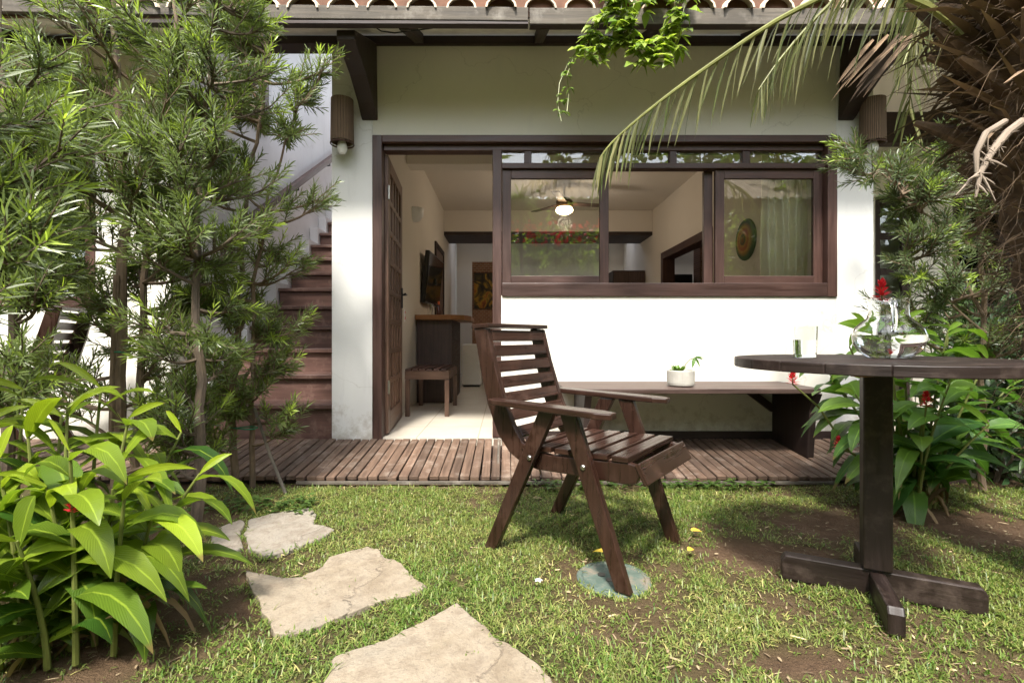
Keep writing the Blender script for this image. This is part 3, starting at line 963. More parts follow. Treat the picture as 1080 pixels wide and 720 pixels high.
# half-round wall light
o = thing('wall_light', 'white half round plaster wall light above the television', 'lamp', (-.99, 5.36, 2.2))
MB().lathe([(.0001, -.10), (.05, -.085), (.09, -.03), (.10, .03), (.10, .05), (.09, .05), (.0001, .05)], (-.985, 5.36, 2.19), 20).build('shade', WHITEP, o, smooth=True)
# inner door
wallbox((-.999, 6.95, FL), (-.975, 7.02, 2.20), DARKW, 'inner_door_frame')
wallbox((-.999, 7.82, FL), (-.975, 7.89, 2.20), DARKW, 'inner_door_frame')
wallbox((-.999, 7.02, 2.13), (-.975, 7.82, 2.20), DARKW, 'inner_door_frame')
wallbox((-.999, 7.021, FL), (-.988, 7.819, 2.129), DOORW, 'inner_door')
# fridge
o = thing('mini_fridge', 'small white fridge beside the counter at the back of the room', 'fridge', (-.5, 7.4, FL))
MB().box((-.64, 7.30, FL + .02), (-.36, 7.72, .74)).build('cabinet', WHITEP, o, bevel=.01)
MB().box((-.64, 7.235, FL + .03), (-.36, 7.296, .735)).build('door', WHITEP, o, bevel=.012)
MB().box((-.62, 7.26, FL), (-.38, 7.70, FL + .019)).build('plinth', BLACK, o)
# bed
o = thing('bed', 'low bed with a pale cover at the back of the room', 'bed', (.3, 8.9, FL))
MB().box((-.42, 8.2, FL + .12), (1.5, 9.9, .38)).build('base', DARKW, o, bevel=.01)
MB().box((-.42, 8.18, .382), (1.5, 9.9, .60)).build('mattress', flat('bed_cover', (.6, .58, .54), .9), o, bevel=.05, seg=4)
# brick pier and painting
MB().box((-.60, 8.9, FL), (-.10, 9.2, 2.20)).build('brick_pier', BRICK, bung)
m, nt, bs = new_mat('painted_canvas')
tc = nd(nt, 'ShaderNodeTexCoord')
n1 = noise_n(nt, tc.outputs['Object'], 3.5, 4, .5, 1.6)
nt.links.new(ramp(nt, n1, [(.38, (.012, .010, .008)), (.5, (.07, .05, .012)), (.58, (.42, .24, .02)), (.66, (.30, .08, .015)), (.75, (.02, .03, .01))]), bs.inputs['Base Color'])
bs.inputs['Roughness'].default_value = .6
o = thing('painting', 'dark canvas with yellow brush strokes on the brick pier', 'painting', (-.35, 8.85, 1.7))
MB().box((-.56, 8.85, 1.36), (-.06, 8.895, 1.98)).build('canvas', m, o)
MB().box((-.57, 8.86, 1.985), (-.05, 8.89, 2.0)).build('edge', DARKW, o)
# wardrobe and next room
o = thing('wardrobe', 'brown wooden wardrobe at the back right of the room', 'wardrobe', (2.1, 8.7, FL))
MB().box((1.84, 8.42, FL), (2.38, 9.2, 1.98)).build('carcass', DARKW, o)
MB().box((1.85, 8.395, FL + .05), (2.11, 8.418, 1.96)).build('door', BENCHW, o, bevel=.002)
MB().box((2.114, 8.395, FL + .05), (2.375, 8.418, 1.96)).build('door', BENCHW, o, bevel=.002)
wallbox((IX1 - .02, 7.42, FL), (2.55, 7.52, 2.12), FRAMEW, 'opening_frame')
wallbox((IX1 - .02, 5.68, 2.02), (2.55, 7.419, 2.12), FRAMEW, 'opening_frame')
wallbox((IX1 - .02, 5.68, FL), (2.55, 5.77, 2.019), FRAMEW, 'opening_frame')
o = thing('kitchen_cabinet', 'dark tall cabinet in the next room seen through the wall opening', 'cabinet', (3.2, 8.8, FL))
MB().box((2.60, 8.7, FL), (3.3, 9.3, 1.95)).build('carcass', flat('slate_panel', (.03, .035, .04), .35), o)
MB().box((2.62, 8.675, FL + .1), (2.93, 8.698, 1.70)).build('door', BENCHW, o)
MB().box((3.32, 8.4, FL), (3.6, 8.7, 2.4)).build('brick_pier', BRICK, bung)
MB().box((3.9, 9.2, FL), (4.1, 9.6, 1.9)).build('shelf', DARKW, bung)
# woven wall disc
o = thing('wall_plate_ornament', 'round orange and green woven disc hung on the right interior wall', 'ornament', (2.38, 4.89, 1.81))
m, nt, bs = new_mat('woven_disc')
tc = nd(nt, 'ShaderNodeTexCoord'); sp = nd(nt, 'ShaderNodeSeparateXYZ'); nt.links.new(tc.outputs['Object'], sp.inputs[0])
rr = math_n(nt, 'SQRT', math_n(nt, 'ADD', math_n(nt, 'MULTIPLY', sp.outputs[1], sp.outputs[1]), math_n(nt, 'MULTIPLY', sp.outputs[2], sp.outputs[2])))
k_ = math_n(nt, 'ADD', math_n(nt, 'MULTIPLY', rr, 5.0), math_n(nt, 'MULTIPLY', noise_n(nt, tc.outputs['Object'], 25.0, 3), .08))
nt.links.new(ramp(nt, k_, [(.10, (.30, .10, .02)), (.28, (.03, .025, .012)), (.36, (.42, .20, .03)), (.52, (.34, .06, .02)), (.66, (.45, .24, .04)), (.80, (.20, .13, .03)), (.90, (.04, .09, .03))]), bs.inputs['Base Color'])
bs.inputs['Roughness'].default_value = .8
vs, fs, uvs = [], [], []
b = MB()
prof = [(.0001, .05), (.05, .035), (.12, .03), (.20, .012), (.205, .004), (.205, 0), (.0001, 0)]
b.lathe(prof, (0, 0, 0), 40)
b.v = [(2.388 - z, 4.89 + x, 1.81 + y) for x, y, z in b.v]
b.f = [tuple(reversed(f_)) for f_ in b.f]; b.uv = [list(reversed(u_)) for u_ in b.uv]
b.build('disc', m, o, smooth=True)
# ceiling fan with its lamp
o = thing('ceiling_fan', 'ceiling fan with a lit warm globe in the middle of the room', 'fan', (.79, 6.6, CZ))
fx, fy = .79, 6.6
MB().tube([(fx, fy, CZ - .001), (fx, fy, 2.68)], .014, 8).build('rod', WHITEP, o)
MB().lathe([(.0001, 2.58), (.09, 2.58), (.11, 2.61), (.11, 2.66), (.07, 2.70), (.0001, 2.70)], (fx, fy, 0), 24).build('motor', flat('brown_metal', (.10, .07, .05), .4), o, smooth=True)
for k in range(3):
    a = R(12 + 120 * k)
    p0 = Vector((fx + .10 * math.cos(a), fy + .10 * math.sin(a), 2.63)); p1 = Vector((fx + .58 * math.cos(a), fy + .58 * math.sin(a), 2.63))
    MB().bar(p0, p1, .11, .008, (.12 * -math.sin(a), .12 * math.cos(a), 1)).build('blade', BENCHW, o, bevel=.002)
MB().lathe([(.0001, 2.485), (.06, 2.49), (.105, 2.515), (.118, 2.54), (.10, 2.575), (.0001, 2.578)], (fx, fy, 0), 24).build('globe', emit('lamp_glow', (1, .66, .34), 5.0), o, smooth=True)
lamp_d = bpy.data.lights.new('fan_lamp', 'POINT'); lamp_d.energy = 3.5; lamp_d.color = (1, .86, .70); lamp_d.shadow_soft_size = .10
lamp = bpy.data.objects.new('fan_lamp', lamp_d); lamp.location = (fx, fy, 2.36); COL.objects.link(lamp)
# curtain
o = thing('curtain', 'cream curtain gathered at the right side of the window', 'curtain', (2.15, 3.86, 2.3))
n = 90
vs, fq, uv = [], [], []
for j in range(15):
    z = 2.33 - (2.33 - .2) * j / 14
    for i in range(n):
        t = i / (n - 1)
        x = 1.985 + .34 * t + .006 * math.sin(j * .8 + t * 9)
        y = 3.815 + (.026 + .010 * j / 14) * math.sin(t * 6.283 * 6.5 + .3 * math.sin(j * .5)) + .012 * math.sin(t * 23 + j * .15)
        vs.append((x, y, z)); uv.append((t, j / 14))
for j in range(14):
    for i in range(n - 1):
        fq.append((j * n + i, j * n + i + 1, (j + 1) * n + i + 1, (j + 1) * n + i))
np_mesh('cloth', np.array(vs), np.array(fq), np.array(uv), np.full(len(vs), .5), CURT, o)
MB().tube([(-.05, 3.815, 2.345), (2.36, 3.815, 2.345)], .011, 8).build('rod', DARKW, o)

# ================================================================== STAIRCASE on the left
st = thing('staircase', 'brown timber staircase climbing between white walls left of the bungalow', 'stairs', (-1.8, 3.65, 0))
SX0 = -2.33
for i in range(14):
    z = .348 + .2 * i; y = 3.65 + .28 * i
    b = MB()
    b.box((SX0, y, z - .035), (XL - .004, y + .31, z))
    b.box((SX0 + .001, y + .03, z - .235 if i else .0), (XL - .005, y + .055, z - .036))
    b.build('step', STAIRW, st, bevel=.006)
M = Matrix(((0, 0, 1, SX0 - .055), (1, 0, 0, 0), (0, 1, 0, 0), (0, 0, 0, 1)))
pr = [(3.62, -.05)]
for i in range(14):
    y, z = 3.62 + .28 * i, .41 + .2 * i
    pr += [(y, z), (y + .28, z)]
pr += [(7.6, -.05)]
MB().prism(pr, .10, M).build('stringer', GREYW, st, bevel=.004)
MB().bar((SX0 - .02, 4.2, 1.72), (SX0 - .02, 7.4, 3.72), .06, .07).build('handrail', FRAMEW, st, bevel=.01)
for y in (4.6, 5.6, 6.6):
    z = 1.72 + (y - 4.2) * .625
    MB().tube([(SX0 - .10, y, z - .09), (SX0 - .02, y, z - .08), (SX0 - .02, y, z - .02)], .010, 6).build('rail_bracket', BLACK, st)

# ================================================================== LEFT NEIGHBOUR
nb = thing('neighbouring_house', 'white neighbouring house with a brown window behind the shrubs at the left', 'house', (-4.0, 3.6, 0))
wallbox((-9.0, W, -.05), (-2.44, WB, 1.06), WALLC, par=nb)
wallbox((-9.0, W, 2.314), (-2.44, WB, 3.0), WALLC, par=nb)
wallbox((-2.99, W + .001, 1.06), (-2.44, WB - .001, 2.3135), WALLC, par=nb)
wallbox((-2.56, WB, -.05), (-2.44, 7.6, 6.0), GREYW, par=nb)
wallbox((-2.56, 7.6, -.05), (-1.27, 7.75, 6.0), GREYW, par=nb)
fr = MB()
fr.box((-9, Y0, 1.06), (-2.985, Y0 + .12, 1.14)); fr.box((-9, Y0, 2.26), (-2.985, Y0 + .12, 2.316))
fr.box((-3.055, Y0 + .003, 1.141), (-2.985, Y0 + .12, 2.259))
for x in (-3.9, -4.8, -5.7, -6.6): fr.box((x - .04, Y0 + .03, 1.141), (x + .04, Y0 + .11, 2.259))
fr.build('window_frame', FRAMEW, nb, bevel=.004)
MB().box((-9, Y0 + .06, 1.141), (-3.056, Y0 + .064, 2.259)).build('window_pane', PANE_SIDE, nb)
wallbox((-9, 6.0, -.05), (-2.57, 6.1, 3.0), DARKW, 'inner_wall', nb)
wallbox((-9, WB + .02, 3.0), (-2.57, 6.1, 3.1), DARKW, 'ceiling', nb)
# upper window in the stair wall
f_ = MB(); f_.box((-2.438, 4.35, 2.9), (-2.41, 4.43, 3.75)); f_.box((-2.438, 4.95, 2.9), (-2.41, 5.03, 3.75)); f_.box((-2.438, 4.431, 2.9), (-2.41, 4.949, 2.97)); f_.box((-2.438, 4.431, 3.68), (-2.41, 4.949, 3.75))
f_.build('stair_window_frame', FRAMEW, nb)
MB().box((-2.438, 4.43, 2.97), (-2.43, 4.95, 3.68)).build('stair_window_panel', BRICK, nb)

# ================================================================== RIGHT NEIGHBOUR
nr = thing('side_annexe', 'shaded white annexe with dark glazed doors at the right of the bungalow', 'house', (3.6, 4.6, 0))
RY = 4.6
wallbox((XR - .0005, 3.951, -.05), (2.84, RY - .001, 3.0), WALLC, par=nr)
wallbox((2.841, RY, -.05), (3.45, RY + .12, 2.62), WALLC, par=nr)
wallbox((3.80, RY, -.05), (4.17, RY + .12, 2.62), WALLC, par=nr)
wallbox((3.4505, RY + .001, 2.16), (3.7995, RY + .119, 2.619), WALLC, par=nr)
wallbox((4.171, RY + .001, 2.16), (8.0, RY + .119, 2.619), WALLC, par=nr)
wallbox((2.70, RY - .10, 2.62), (8.0, RY + .12, 3.0), DARKW, 'beam', nr)
wallbox((2.68, 3.72, 2.98), (8.0, RY + .12, 3.02), DARKW, 'ceiling', nr)
wallbox((2.68, 3.40, 2.86), (8.0, 3.52, 2.96), DARKW, 'beam', nr)
MB().box((2.70, 3.0, -.05), (8.0, RY, .10)).build('floor', CONC, nr)
def gdoor(x0, x1):
    d = MB(); z0, z1 = .10, 2.158; y = RY + .03
    d.box((x0, y, z0), (x0 + .07, y + .04, z1)); d.box((x1 - .07, y, z0), (x1, y + .04, z1))
    n_ = 6
    for i in range(n_ + 1):
        z = z0 + (z1 - z0 - .06) * i / n_
        d.box((x0 + .0705, y, z), (x1 - .0705, y + .04, z + .06))
    o = d.build('glazed_door', DARKW, nr, bevel=.003)
    MB().box((x0 + .07, y + .018, z0), (x1 - .07, y + .022, z1)).build('pane', PANE_SIDE, o)
gdoor(3.4515, 3.7985)
gdoor(4.1715, 4.70); gdoor(4.705, 5.25)
wallbox((2.70, RY + .121, 2.3), (4.2499, RY + .24, 3.0), DARKW, 'inner_wall', nr)
wallbox((4.4001, 5.6, -.05), (8.0, 5.7, 3.0), DARKW, 'inner_wall', nr)
wallbox((4.4001, RY + .121, 2.98), (8.0, 5.599, 3.02), DARKW, 'ceiling', nr)
o = thing('wall_switch', 'white electric switch plate on the wall beside the dark glazed door', 'switch', (4.0, RY, 1.22))
MB().box((3.965, RY - .010, 1.16), (4.045, RY - .001, 1.28)).build('plate', WHITEP, o, bevel=.003)
MB().box((3.985, RY - .014, 1.225), (4.025, RY - .0105, 1.255)).build('rocker', flat('grey_plastic', (.4, .4, .4), .4), o)

# ================================================================== BENCH
o = thing('wall_bench', 'long brown plank bench fixed against the white wall under the window', 'bench', (1.2, 3.35, FL))
M = Matrix.Translation((0, 0, .511))
MB().prism([(.37, 3.585), (.37, 3.14), (.40, 3.06), (1.93, 3.06), (1.985, 3.10), (1.985, 3.585)], .030, M, 0).build('seat', BENCHW, o, bevel=.004)
Mx = lambda x: Matrix(((0, 0, 1, x), (1, 0, 0, 0), (0, 1, 0, 0), (0, 0, 0, 1)))
for x in (.52, 1.955):
    MB().prism([(3.575, FL - .004), (3.575, .4945), (3.07, .4945), (3.10, .44), (3.13, .38), (3.16, deck_z(3.16))], .045, Mx(x), 1).build('support', DARKW, o, bevel=.004)
MB().bar((1.93, 3.56, .33), (1.72, 3.56, .49), .03, .05).build('brace', DARKW, o)

# potted plant on the bench
pc = P(718, 405, 3.24); pc.z = .5275
o = thing('potted_plant', 'small round pale concrete pot with a sprouting plant on the bench', 'plant pot', pc)
MB().lathe([(.066, 0), (.083, .006), (.086, .02), (.087, .100), (.083, .104), (.076, .103), (.075, .085), (.0001, .085)], pc, 36).build('pot', CONC, o, smooth=False, bevel=.002)
MB().lathe([(.0001, .0865), (.074, .0865), (.074, .088), (.0001, .091)], pc, 24).build('soil', flat('dark_soil', (.05, .032, .02), .95), o)
lv = Leaves()
for k in range(30):
    a = random.random() * 6.28
    lv.add((pc.x - .015 + .02 * math.cos(a), pc.y + .02 * math.sin(a), pc.z + .09), (math.cos(a), math.sin(a), random.uniform(.7, 2.2)), (0, 0, 1), .06 + .035 * random.random(), .020, .3, .3 + .4 * random.random())
tip = pc + Vector((.085, -.02, .185))
for k, (dx, dz) in enumerate(((.055, -.004), (.07, .012), (-.02, -.05), (.03, -.05))):
    lv.add(tip, (dx, -.01, dz), (0, -.5, 1), .065, .024, .2, .2)
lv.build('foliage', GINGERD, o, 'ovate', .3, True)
MB().tube([pc + Vector((.01, 0, .09)), pc + Vector((.03, 0, .14)), pc + Vector((.06, -.01, .175)), tip], .0028, 5).build('stem', CANE, o)

# ================================================================== ARMCHAIR
def make_chair(name, label):
    t = thing(name, label, 'chair')
    U = Matrix(((1, 0, 0, 0), (0, 0, 1, 0), (0, 1, 0, 0), (0, 0, 0, 1)))     # prism x->u(x), y->z, thickness->y(lateral)
    def side(poly, thick, v, nm, grain=0, par=t, mat=CHAIRW, bev=.004):
        M = Matrix.Translation((0, v, 0)) @ U
        b = MB().prism(poly, thick, M, grain)
        b.f = [tuple(reversed(f)) for f in b.f]; b.uv = [list(reversed(u)) for u in b.uv]
        return b.build(nm, mat, par, bevel=bev, local=True)
    outer = [(-.402, .885), (-.368, .72), (-.326, .57), (-.272, .455), (-.215, .390), (-.15, .355), (-.08, .342), (.02, .346), (.275, .350), (.315, .358)]
    inner = [(.342, .415), (.285, .425), (.12, .412), (-.02, .405), (-.10, .412), (-.155, .44), (-.198, .50), (-.244, .60), (-.292, .74), (-.332, .885)]
    for v in (-.208, .208):
        side(outer + inner, .028, v, 'side_rail', 1)
    zs = [.475 + .0635 * i for i in range(7)]
    b = MB()
    pin = list(reversed(inner))
    def inner_x(z):
        for (xa, za), (xb, zb) in zip(pin, pin[1:]):
            if za >= z >= zb and za != zb: return xa + (xb - xa) * (za - z) / (za - zb)
        return -.15
    for z in zs:
        x = inner_x(z); dx = inner_x(z + .02) - x
        up = Vector((dx, 0, .02)).normalized()
        nrm = Vector((up.z, 0, -up.x))
        M = Matrix((Vector((0, 1, 0)), up, nrm)).transposed().to_4x4()
        M.translation = Vector((x, 0, z)) - nrm * .010
        b.box((-.192, -.0235, -.010), (.192, .0235, .010), M, 0)
    b.build('back_slats', CHAIRW, t, bevel=.003, local=True)
    b = MB()
    for i, u in enumerate((-.125, -.048, .029, .106, .183, .258)):
        M = Matrix.Translation((u, 0, .4225 + .0022 * i)) @ Matrix.Rotation(R(-2 - (3 if i == 0 else 0)), 4, 'Y')
        b.box((-.030, -.226, -.010), (.030, .226, .010), M, 1)
    M = Matrix.Translation((.336, 0, .393)) @ Matrix.Rotation(R(62), 4, 'Y')
    b.box((-.037, -.226, -.010), (.037, .226, .010), M, 1)
    b.build('seat_slats', CHAIRW, t, bevel=.003, local=True)
    M = Matrix.Translation((-.365, 0, .895)) @ Matrix.Rotation(R(-3), 4, 'Y')
    MB().box((-.045, -.228, -.009), (.045, .228, .009), M, 1).build('top_rail', CHAIRW, t, bevel=.003, local=True)
    for s in (-1, 1):
        v = s * .247
        for nm, (u0, u1), zt in (('leg', (-.285, -.015), .575), ('leg', (.285, .075), .575)):
            w = .034
            if u0 < 0: poly = [(u0 - w * .8, 0), (u0 + w * .8, 0), (u1 + w, zt), (u1 - w, zt)]
            else: poly = [(u0 - w * .8, 0), (u0 + w * .8, 0), (u1 + w, zt), (u1 - w, zt)]
            leg = side(poly, .030, v, nm, 1)
            tt = .40 / zt if u0 > 0 else .42 / zt
            cx = u0 + (u1 - u0) * tt
            bb = MB().lathe([(.0001, 0), (.010, 0), (.010, .004), (.006, .007), (.0001, .007)], (0, 0, 0), 12)
            bb.v = [(cx + a, v + s * (.0152 + c), .395 + b2) for a, b2, c in bb.v]
            bb.build('bolt', BOLT, leg, local=True)
        arm = [(-.275, -.022), (-.25, -.03), (.08, -.038), (.20, -.040), (.255, -.022), (.255, .022), (.20, .042), (-.02, .040), (-.275, .024)]
        M = Matrix.Translation((0, s * .262, .588)) @ Matrix.Rotation(R(1.2), 4, 'Y')
        MB().prism(arm, .022, M, 0).build('armrest', CHAIRW, t, bevel=.004, local=True)
    b = MB()
    for u in (-.06, .20):
        b.box((u - .02, -.2, .345), (u + .02, .2, .375))
    b.build('cross_rail', CHAIRW, t, bevel=.003, local=True)
    return t
BOLT = flat('bolt_steel', (.35, .33, .31), .35, 1.0)
chair = make_chair('garden_armchair', 'dark red-brown slatted wooden armchair standing on the lawn before the house')
chair['group'] = 'slatted garden armchairs'
chair.location = (.3205, 2.011, .0)
chair.rotation_euler = (0, 0, R(-37.5))
c2 = copy_tree(chair)
c2['label'] = 'slatted wooden armchair half hidden behind the shrubs at the far left'
c2.location = (-3.05, 2.95, .125)
c2.rotation_euler = (0, 0, R(200))

# ================================================================== GARDEN TABLE
tc_ = Vector((1.2258, 1.631, 0)); TZ = .777
o = thing('round_table', 'round dark wooden garden table on a single post with crossed feet', 'table', tc_)
R_ = .425
b = MB()
nb_ = 7
for i in range(nb_):                        # boards of the top, cut to a circle
    y0 = -R_ + 2 * R_ * i / nb_ + .0008; y1 = -R_ + 2 * R_ * (i + 1) / nb_ - .0008
    pts = []
    yy = [y0 + (y1 - y0) * k / 10 for k in range(11)]
    half = [(math.sqrt(max(0, R_ * R_ - y * y)), y) for y in yy]
    pts = half + [(-x, y) for x, y in reversed(half)]
    pp = [q for k, q in enumerate(pts) if k == 0 or (abs(q[0] - pts[k - 1][0]) + abs(q[1] - pts[k - 1][1])) > 1e-4]
    if abs(pp[0][0] - pp[-1][0]) + abs(pp[0][1] - pp[-1][1]) < 1e-4: pp.pop()
    M = Matrix.Translation((tc_.x, tc_.y, TZ - .016)) @ Matrix.Rotation(R(12), 4, 'Z')
    b.prism(pp, .032, M, 0)
b.build('tabletop', TABLEW, o, bevel=.003)
ca = math.atan2(-.246, .495)
M = Matrix.Translation(tc_) @ Matrix.Rotation(ca, 4, 'Z')
post = MB(); post.box((-.040, -.034, .088), (.040, .034, TZ - .033), M, 2)
post.build('post', TABLEW, o, bevel=.006)
U2 = Matrix(((1, 0, 0, 0), (0, 0, 1, 0), (0, 1, 0, 0), (0, 0, 0, 1)))
for ang in (0, 90):
    Mf = M @ Matrix.Rotation(R(ang), 4, 'Z') @ U2
    h = .086
    prof = [(-.275, 0), (-.275, h - .02), (-.262, h), (.262, h), (.275, h - .02), (.275, 0)]
    if ang: prof = [(x * .95, z * .93) for x, z in prof]
    b = MB().prism(prof, .044 if ang == 0 else .043, Mf, 0)
    b.f = [tuple(reversed(f)) for f in b.f]; b.uv = [list(reversed(u)) for u in b.uv]
    b.build('foot', TABLEW, o, bevel=.005)
MB().box((-.085, -.020, TZ - .058), (.085, .020, TZ - .0335), M @ Matrix.Rotation(R(40), 4, 'Z'), 0).build('bearer', ORANGEW, o, bevel=.003)

GLS = glassmat('clear_glass', 1.45, (.98, .99, .985)); WAT = glassmat('water', 1.33)
# tumbler
g = Vector(((849 - 533) / F * 1.70, 1.70, TZ + .0005))
o = thing('water_glass', 'clear water glass half full, on the table left of the pitcher', 'glass', g)
MB().lathe([(.030, 0), (.034, .002), (.038, .108), (.0362, .108), (.0325, .012), (.0001, .012), (.0001, 0)], g, 40, True).build('tumbler', GLS, o, smooth=True)
MB().lathe([(.0001, .0115), (.0324, .0115), (.0349, .062), (.0001, .062)], g, 40).build('water', WAT, o, smooth=True)
# pitcher
g = Vector(((937 - 533) / F * 1.66, 1.66, TZ + .0005))
o = thing('water_pitcher', 'round bellied clear glass water pitcher on the garden table', 'pitcher', g)
outer = [(.048, 0), (.058, .003), (.085, .022), (.100, .050), (.1035, .075), (.096, .100), (.076, .122), (.061, .134), (.0565, .146), (.0555, .175), (.0575, .192), (.062, .200)]
inner = [(.0595, .2005), (.055, .192), (.053, .175), (.054, .147), (.0585, .1325), (.0735, .1205), (.0932, .099), (.1006, .075), (.0972, .051), (.0825, .0245), (.056, .0075), (.0001, .007), (.0001, 0)]
MB().lathe(outer + inner, g, 56, True).build('vessel', GLS, o, smooth=True)
MB().lathe([(.0001, .0066), (.0562, .0071), (.0828, .0243), (.0975, .051), (.1009, .075), (.1002, .078), (.0001, .078)], g, 56).build('water', WAT, o, smooth=True)
hp = [Vector((0, -.054, .185)), Vector((.0, -.085, .192)), Vector((0, -.108, .175)), Vector((0, -.118, .14)), Vector((0, -.118, .11)), Vector((0, -.102, .092))]
Mh = Matrix.Rotation(R(-30), 4, 'Z')
MB().tube([g + Mh @ p for p in hp], [.008, .009, .009, .009, .008, .007], 12).build('handle', GLS, o, smooth=True)

# ================================================================== PLANTS
def rv(s=1.0): return Vector((random.uniform(-s, s), random.uniform(-s, s), random.uniform(-s, s)))
def curve(a, b, sag=0.0, wob=.02, n=5):
    a, b = Vector(a), Vector(b); L = (b - a).length
    out = []
    off = rv(wob * L)
    for i in range(n):
        t = i / (n - 1)
        p = a.lerp(b, t); k = 4 * t * (1 - t)
        out.append(p + off * k - Vector((0, 0, sag * L * k)))
    return out

def needle_shrub(name, label, base, stems, crowns, leaf=.066, lw=.0060, mat=NEEDLE, young=.22, group='needle-leaved shrubs', bark=BARK, dens=.68, cat='shrub'):
    """stems: list of polylines (world points) with base radius; crowns: (centre, radius, branches)."""
    o = thing(name, label, cat, base, group=group)
    tr = MB()
    axis = []
    for pts, r in stems:
        pts = [Vector(p) for p in pts]
        fine = []
        for p, q in zip(pts, pts[1:]):
            for k in range(5): fine.append(p.lerp(q, k / 5) + rv(.010))
        fine.append(pts[-1])
        rad = [r * (1 - .75 * i / (len(fine) - 1)) for i in range(len(fine))]
        tr.tube(fine, rad, 8)
        axis += fine
    lv = Leaves()
    br = MB()
    for c, rad, nbr in crowns:
        c = Vector(c)
        for _ in range(nbr):
            e = c + rv(1).normalized() * (rad * (.35 + .65 * random.random() ** .5))
            best = min(axis, key=lambda p: (p - e).length + 1.1 * abs((e.z - p.z) - .45 * math.hypot(e.x - p.x, e.y - p.y)))
            pts = curve(best, e, .08, .10, 6)
            br.tube(pts, [.010 - .0012 * i for i in range(6)], 5)
            L = (e - best).length
            nt_ = max(7, int(dens * (8 + min(L, .7) * 19)))
            bd = (pts[-1] - pts[-3]).normalized()
            for k in range(nt_):
                t = 1.0 if k == 0 else 1 - .72 * random.random() ** 1.1
                f_ = t * 5; i = min(4, int(f_)); p = pts[i].lerp(pts[i + 1], f_ - i)
                out = rv(1); out = (out - bd * out.dot(bd)).normalized()
                d = (bd * (.9 if k else 2.5) + out * .8 + Vector((0, 0, .55))).normalized()
                tl = random.uniform(.09, .19)
                br.tube([p, p + d * tl * .5, p + d * tl], [.0032, .0028, .002], 4, cap=False)
                yng = random.random() < young
                nl = int(random.uniform(20, 30))
                u = d.orthogonal().normalized(); w = d.cross(u)
                for q in range(nl):
                    s = (q + .5) / nl
                    a = q * 2.4 + random.uniform(-.3, .3)
                    rr_ = u * math.cos(a) + w * math.sin(a)
                    sp_ = .95 - .55 * s
                    ld = (d * (1 - sp_ * .6) + rr_ * sp_ + Vector((0, 0, .08))).normalized()
                    nn = (d - ld * ld.dot(d))
                    ll = leaf * random.uniform(.7, 1.15) * (1 - .35 * max(0, s - .75) * 4 * .5)
                    tone = (.55 + .45 * s) * random.uniform(.7, 1) if yng and s > .45 else random.uniform(0, .16)
                    lv.add(p + d * tl * (.15 + .85 * s), ld, nn, ll, lw * random.uniform(.8, 1.2), random.uniform(-.05, .25), tone)
    trunk = tr.build('trunk', bark, o, smooth=True)
    br.build('branch', bark, o, smooth=True)
    lv.build('foliage', mat, o, 'needle', .2)
    return o

# --- left group
A0 = Vector((-1.90, 2.42, 0))
o = needle_shrub('podocarpus_shrub', 'tall dense needle-leaved shrub with pale trunk tied by a green string', A0,
    [([A0, P(128, 360, 2.42), P(132, 200, 2.44), P(120, 40, 2.48), P(115, -60, 2.5)], .030),
     ([A0 + Vector((.06, .03, .1)), P(150, 330, 2.5), P(165, 180, 2.5), P(185, 20, 2.5), P(190, -40, 2.5)], .020)],
    [(P(100, 40, 2.45), .42, 13), (P(180, 70, 2.45), .34, 10), (P(75, 170, 2.4), .36, 11), (P(160, 200, 2.45), .36, 12), (P(95, 290, 2.5), .30, 9), (P(150, 310, 2.55), .28, 9),
     (P(200, 300, 2.5), .26, 8), (P(160, 400, 2.55), .26, 9), (P(190, 150, 2.3), .25, 7), (P(110, -60, 2.4), .4, 6), (P(80, 400, 2.6), .2, 5), (P(205, 430, 2.5), .18, 6)], bark=PBARK)
tie = [P(128 + 5.5 * math.cos(a), 372 + 1.2 * math.sin(a), 2.42) + Vector((0, .03 * math.sin(a), 0)) for a in np.linspace(0, 6.283, 14)]
MB().tube(tie, .004, 5).build('string', flat('green_string', (.02, .22, .12), .6), o)
sk = thing('stake', 'pale wooden stake tied upright beside the tall shrub trunk', 'stake', (A0.x - .02, A0.y, 0))
MB().tube([P(117, 500, 2.40), P(119, 400, 2.40), P(123, 290, 2.40)], .014, 7).build('pole', PBARK, sk)

B0 = G(207, 560)
needle_shrub('podocarpus_shrub', 'slender dark needle-leaved shrub standing just behind the ginger plant', B0,
    [([B0, P(212, 430, 2.2), P(205, 300, 2.25), P(215, 150, 2.3), P(225, 0, 2.3)], .026)],
    [(P(225, 60, 2.3), .30, 11), (P(215, 170, 2.3), .28, 11), (P(235, 250, 2.3), .24, 9), (P(205, 350, 2.3), .24, 8), (P(215, 440, 2.25), .2, 8), (P(190, 470, 2.25), .14, 5), (P(230, -40, 2.3), .3, 8), (P(170, 260, 2.2), .2, 6)])

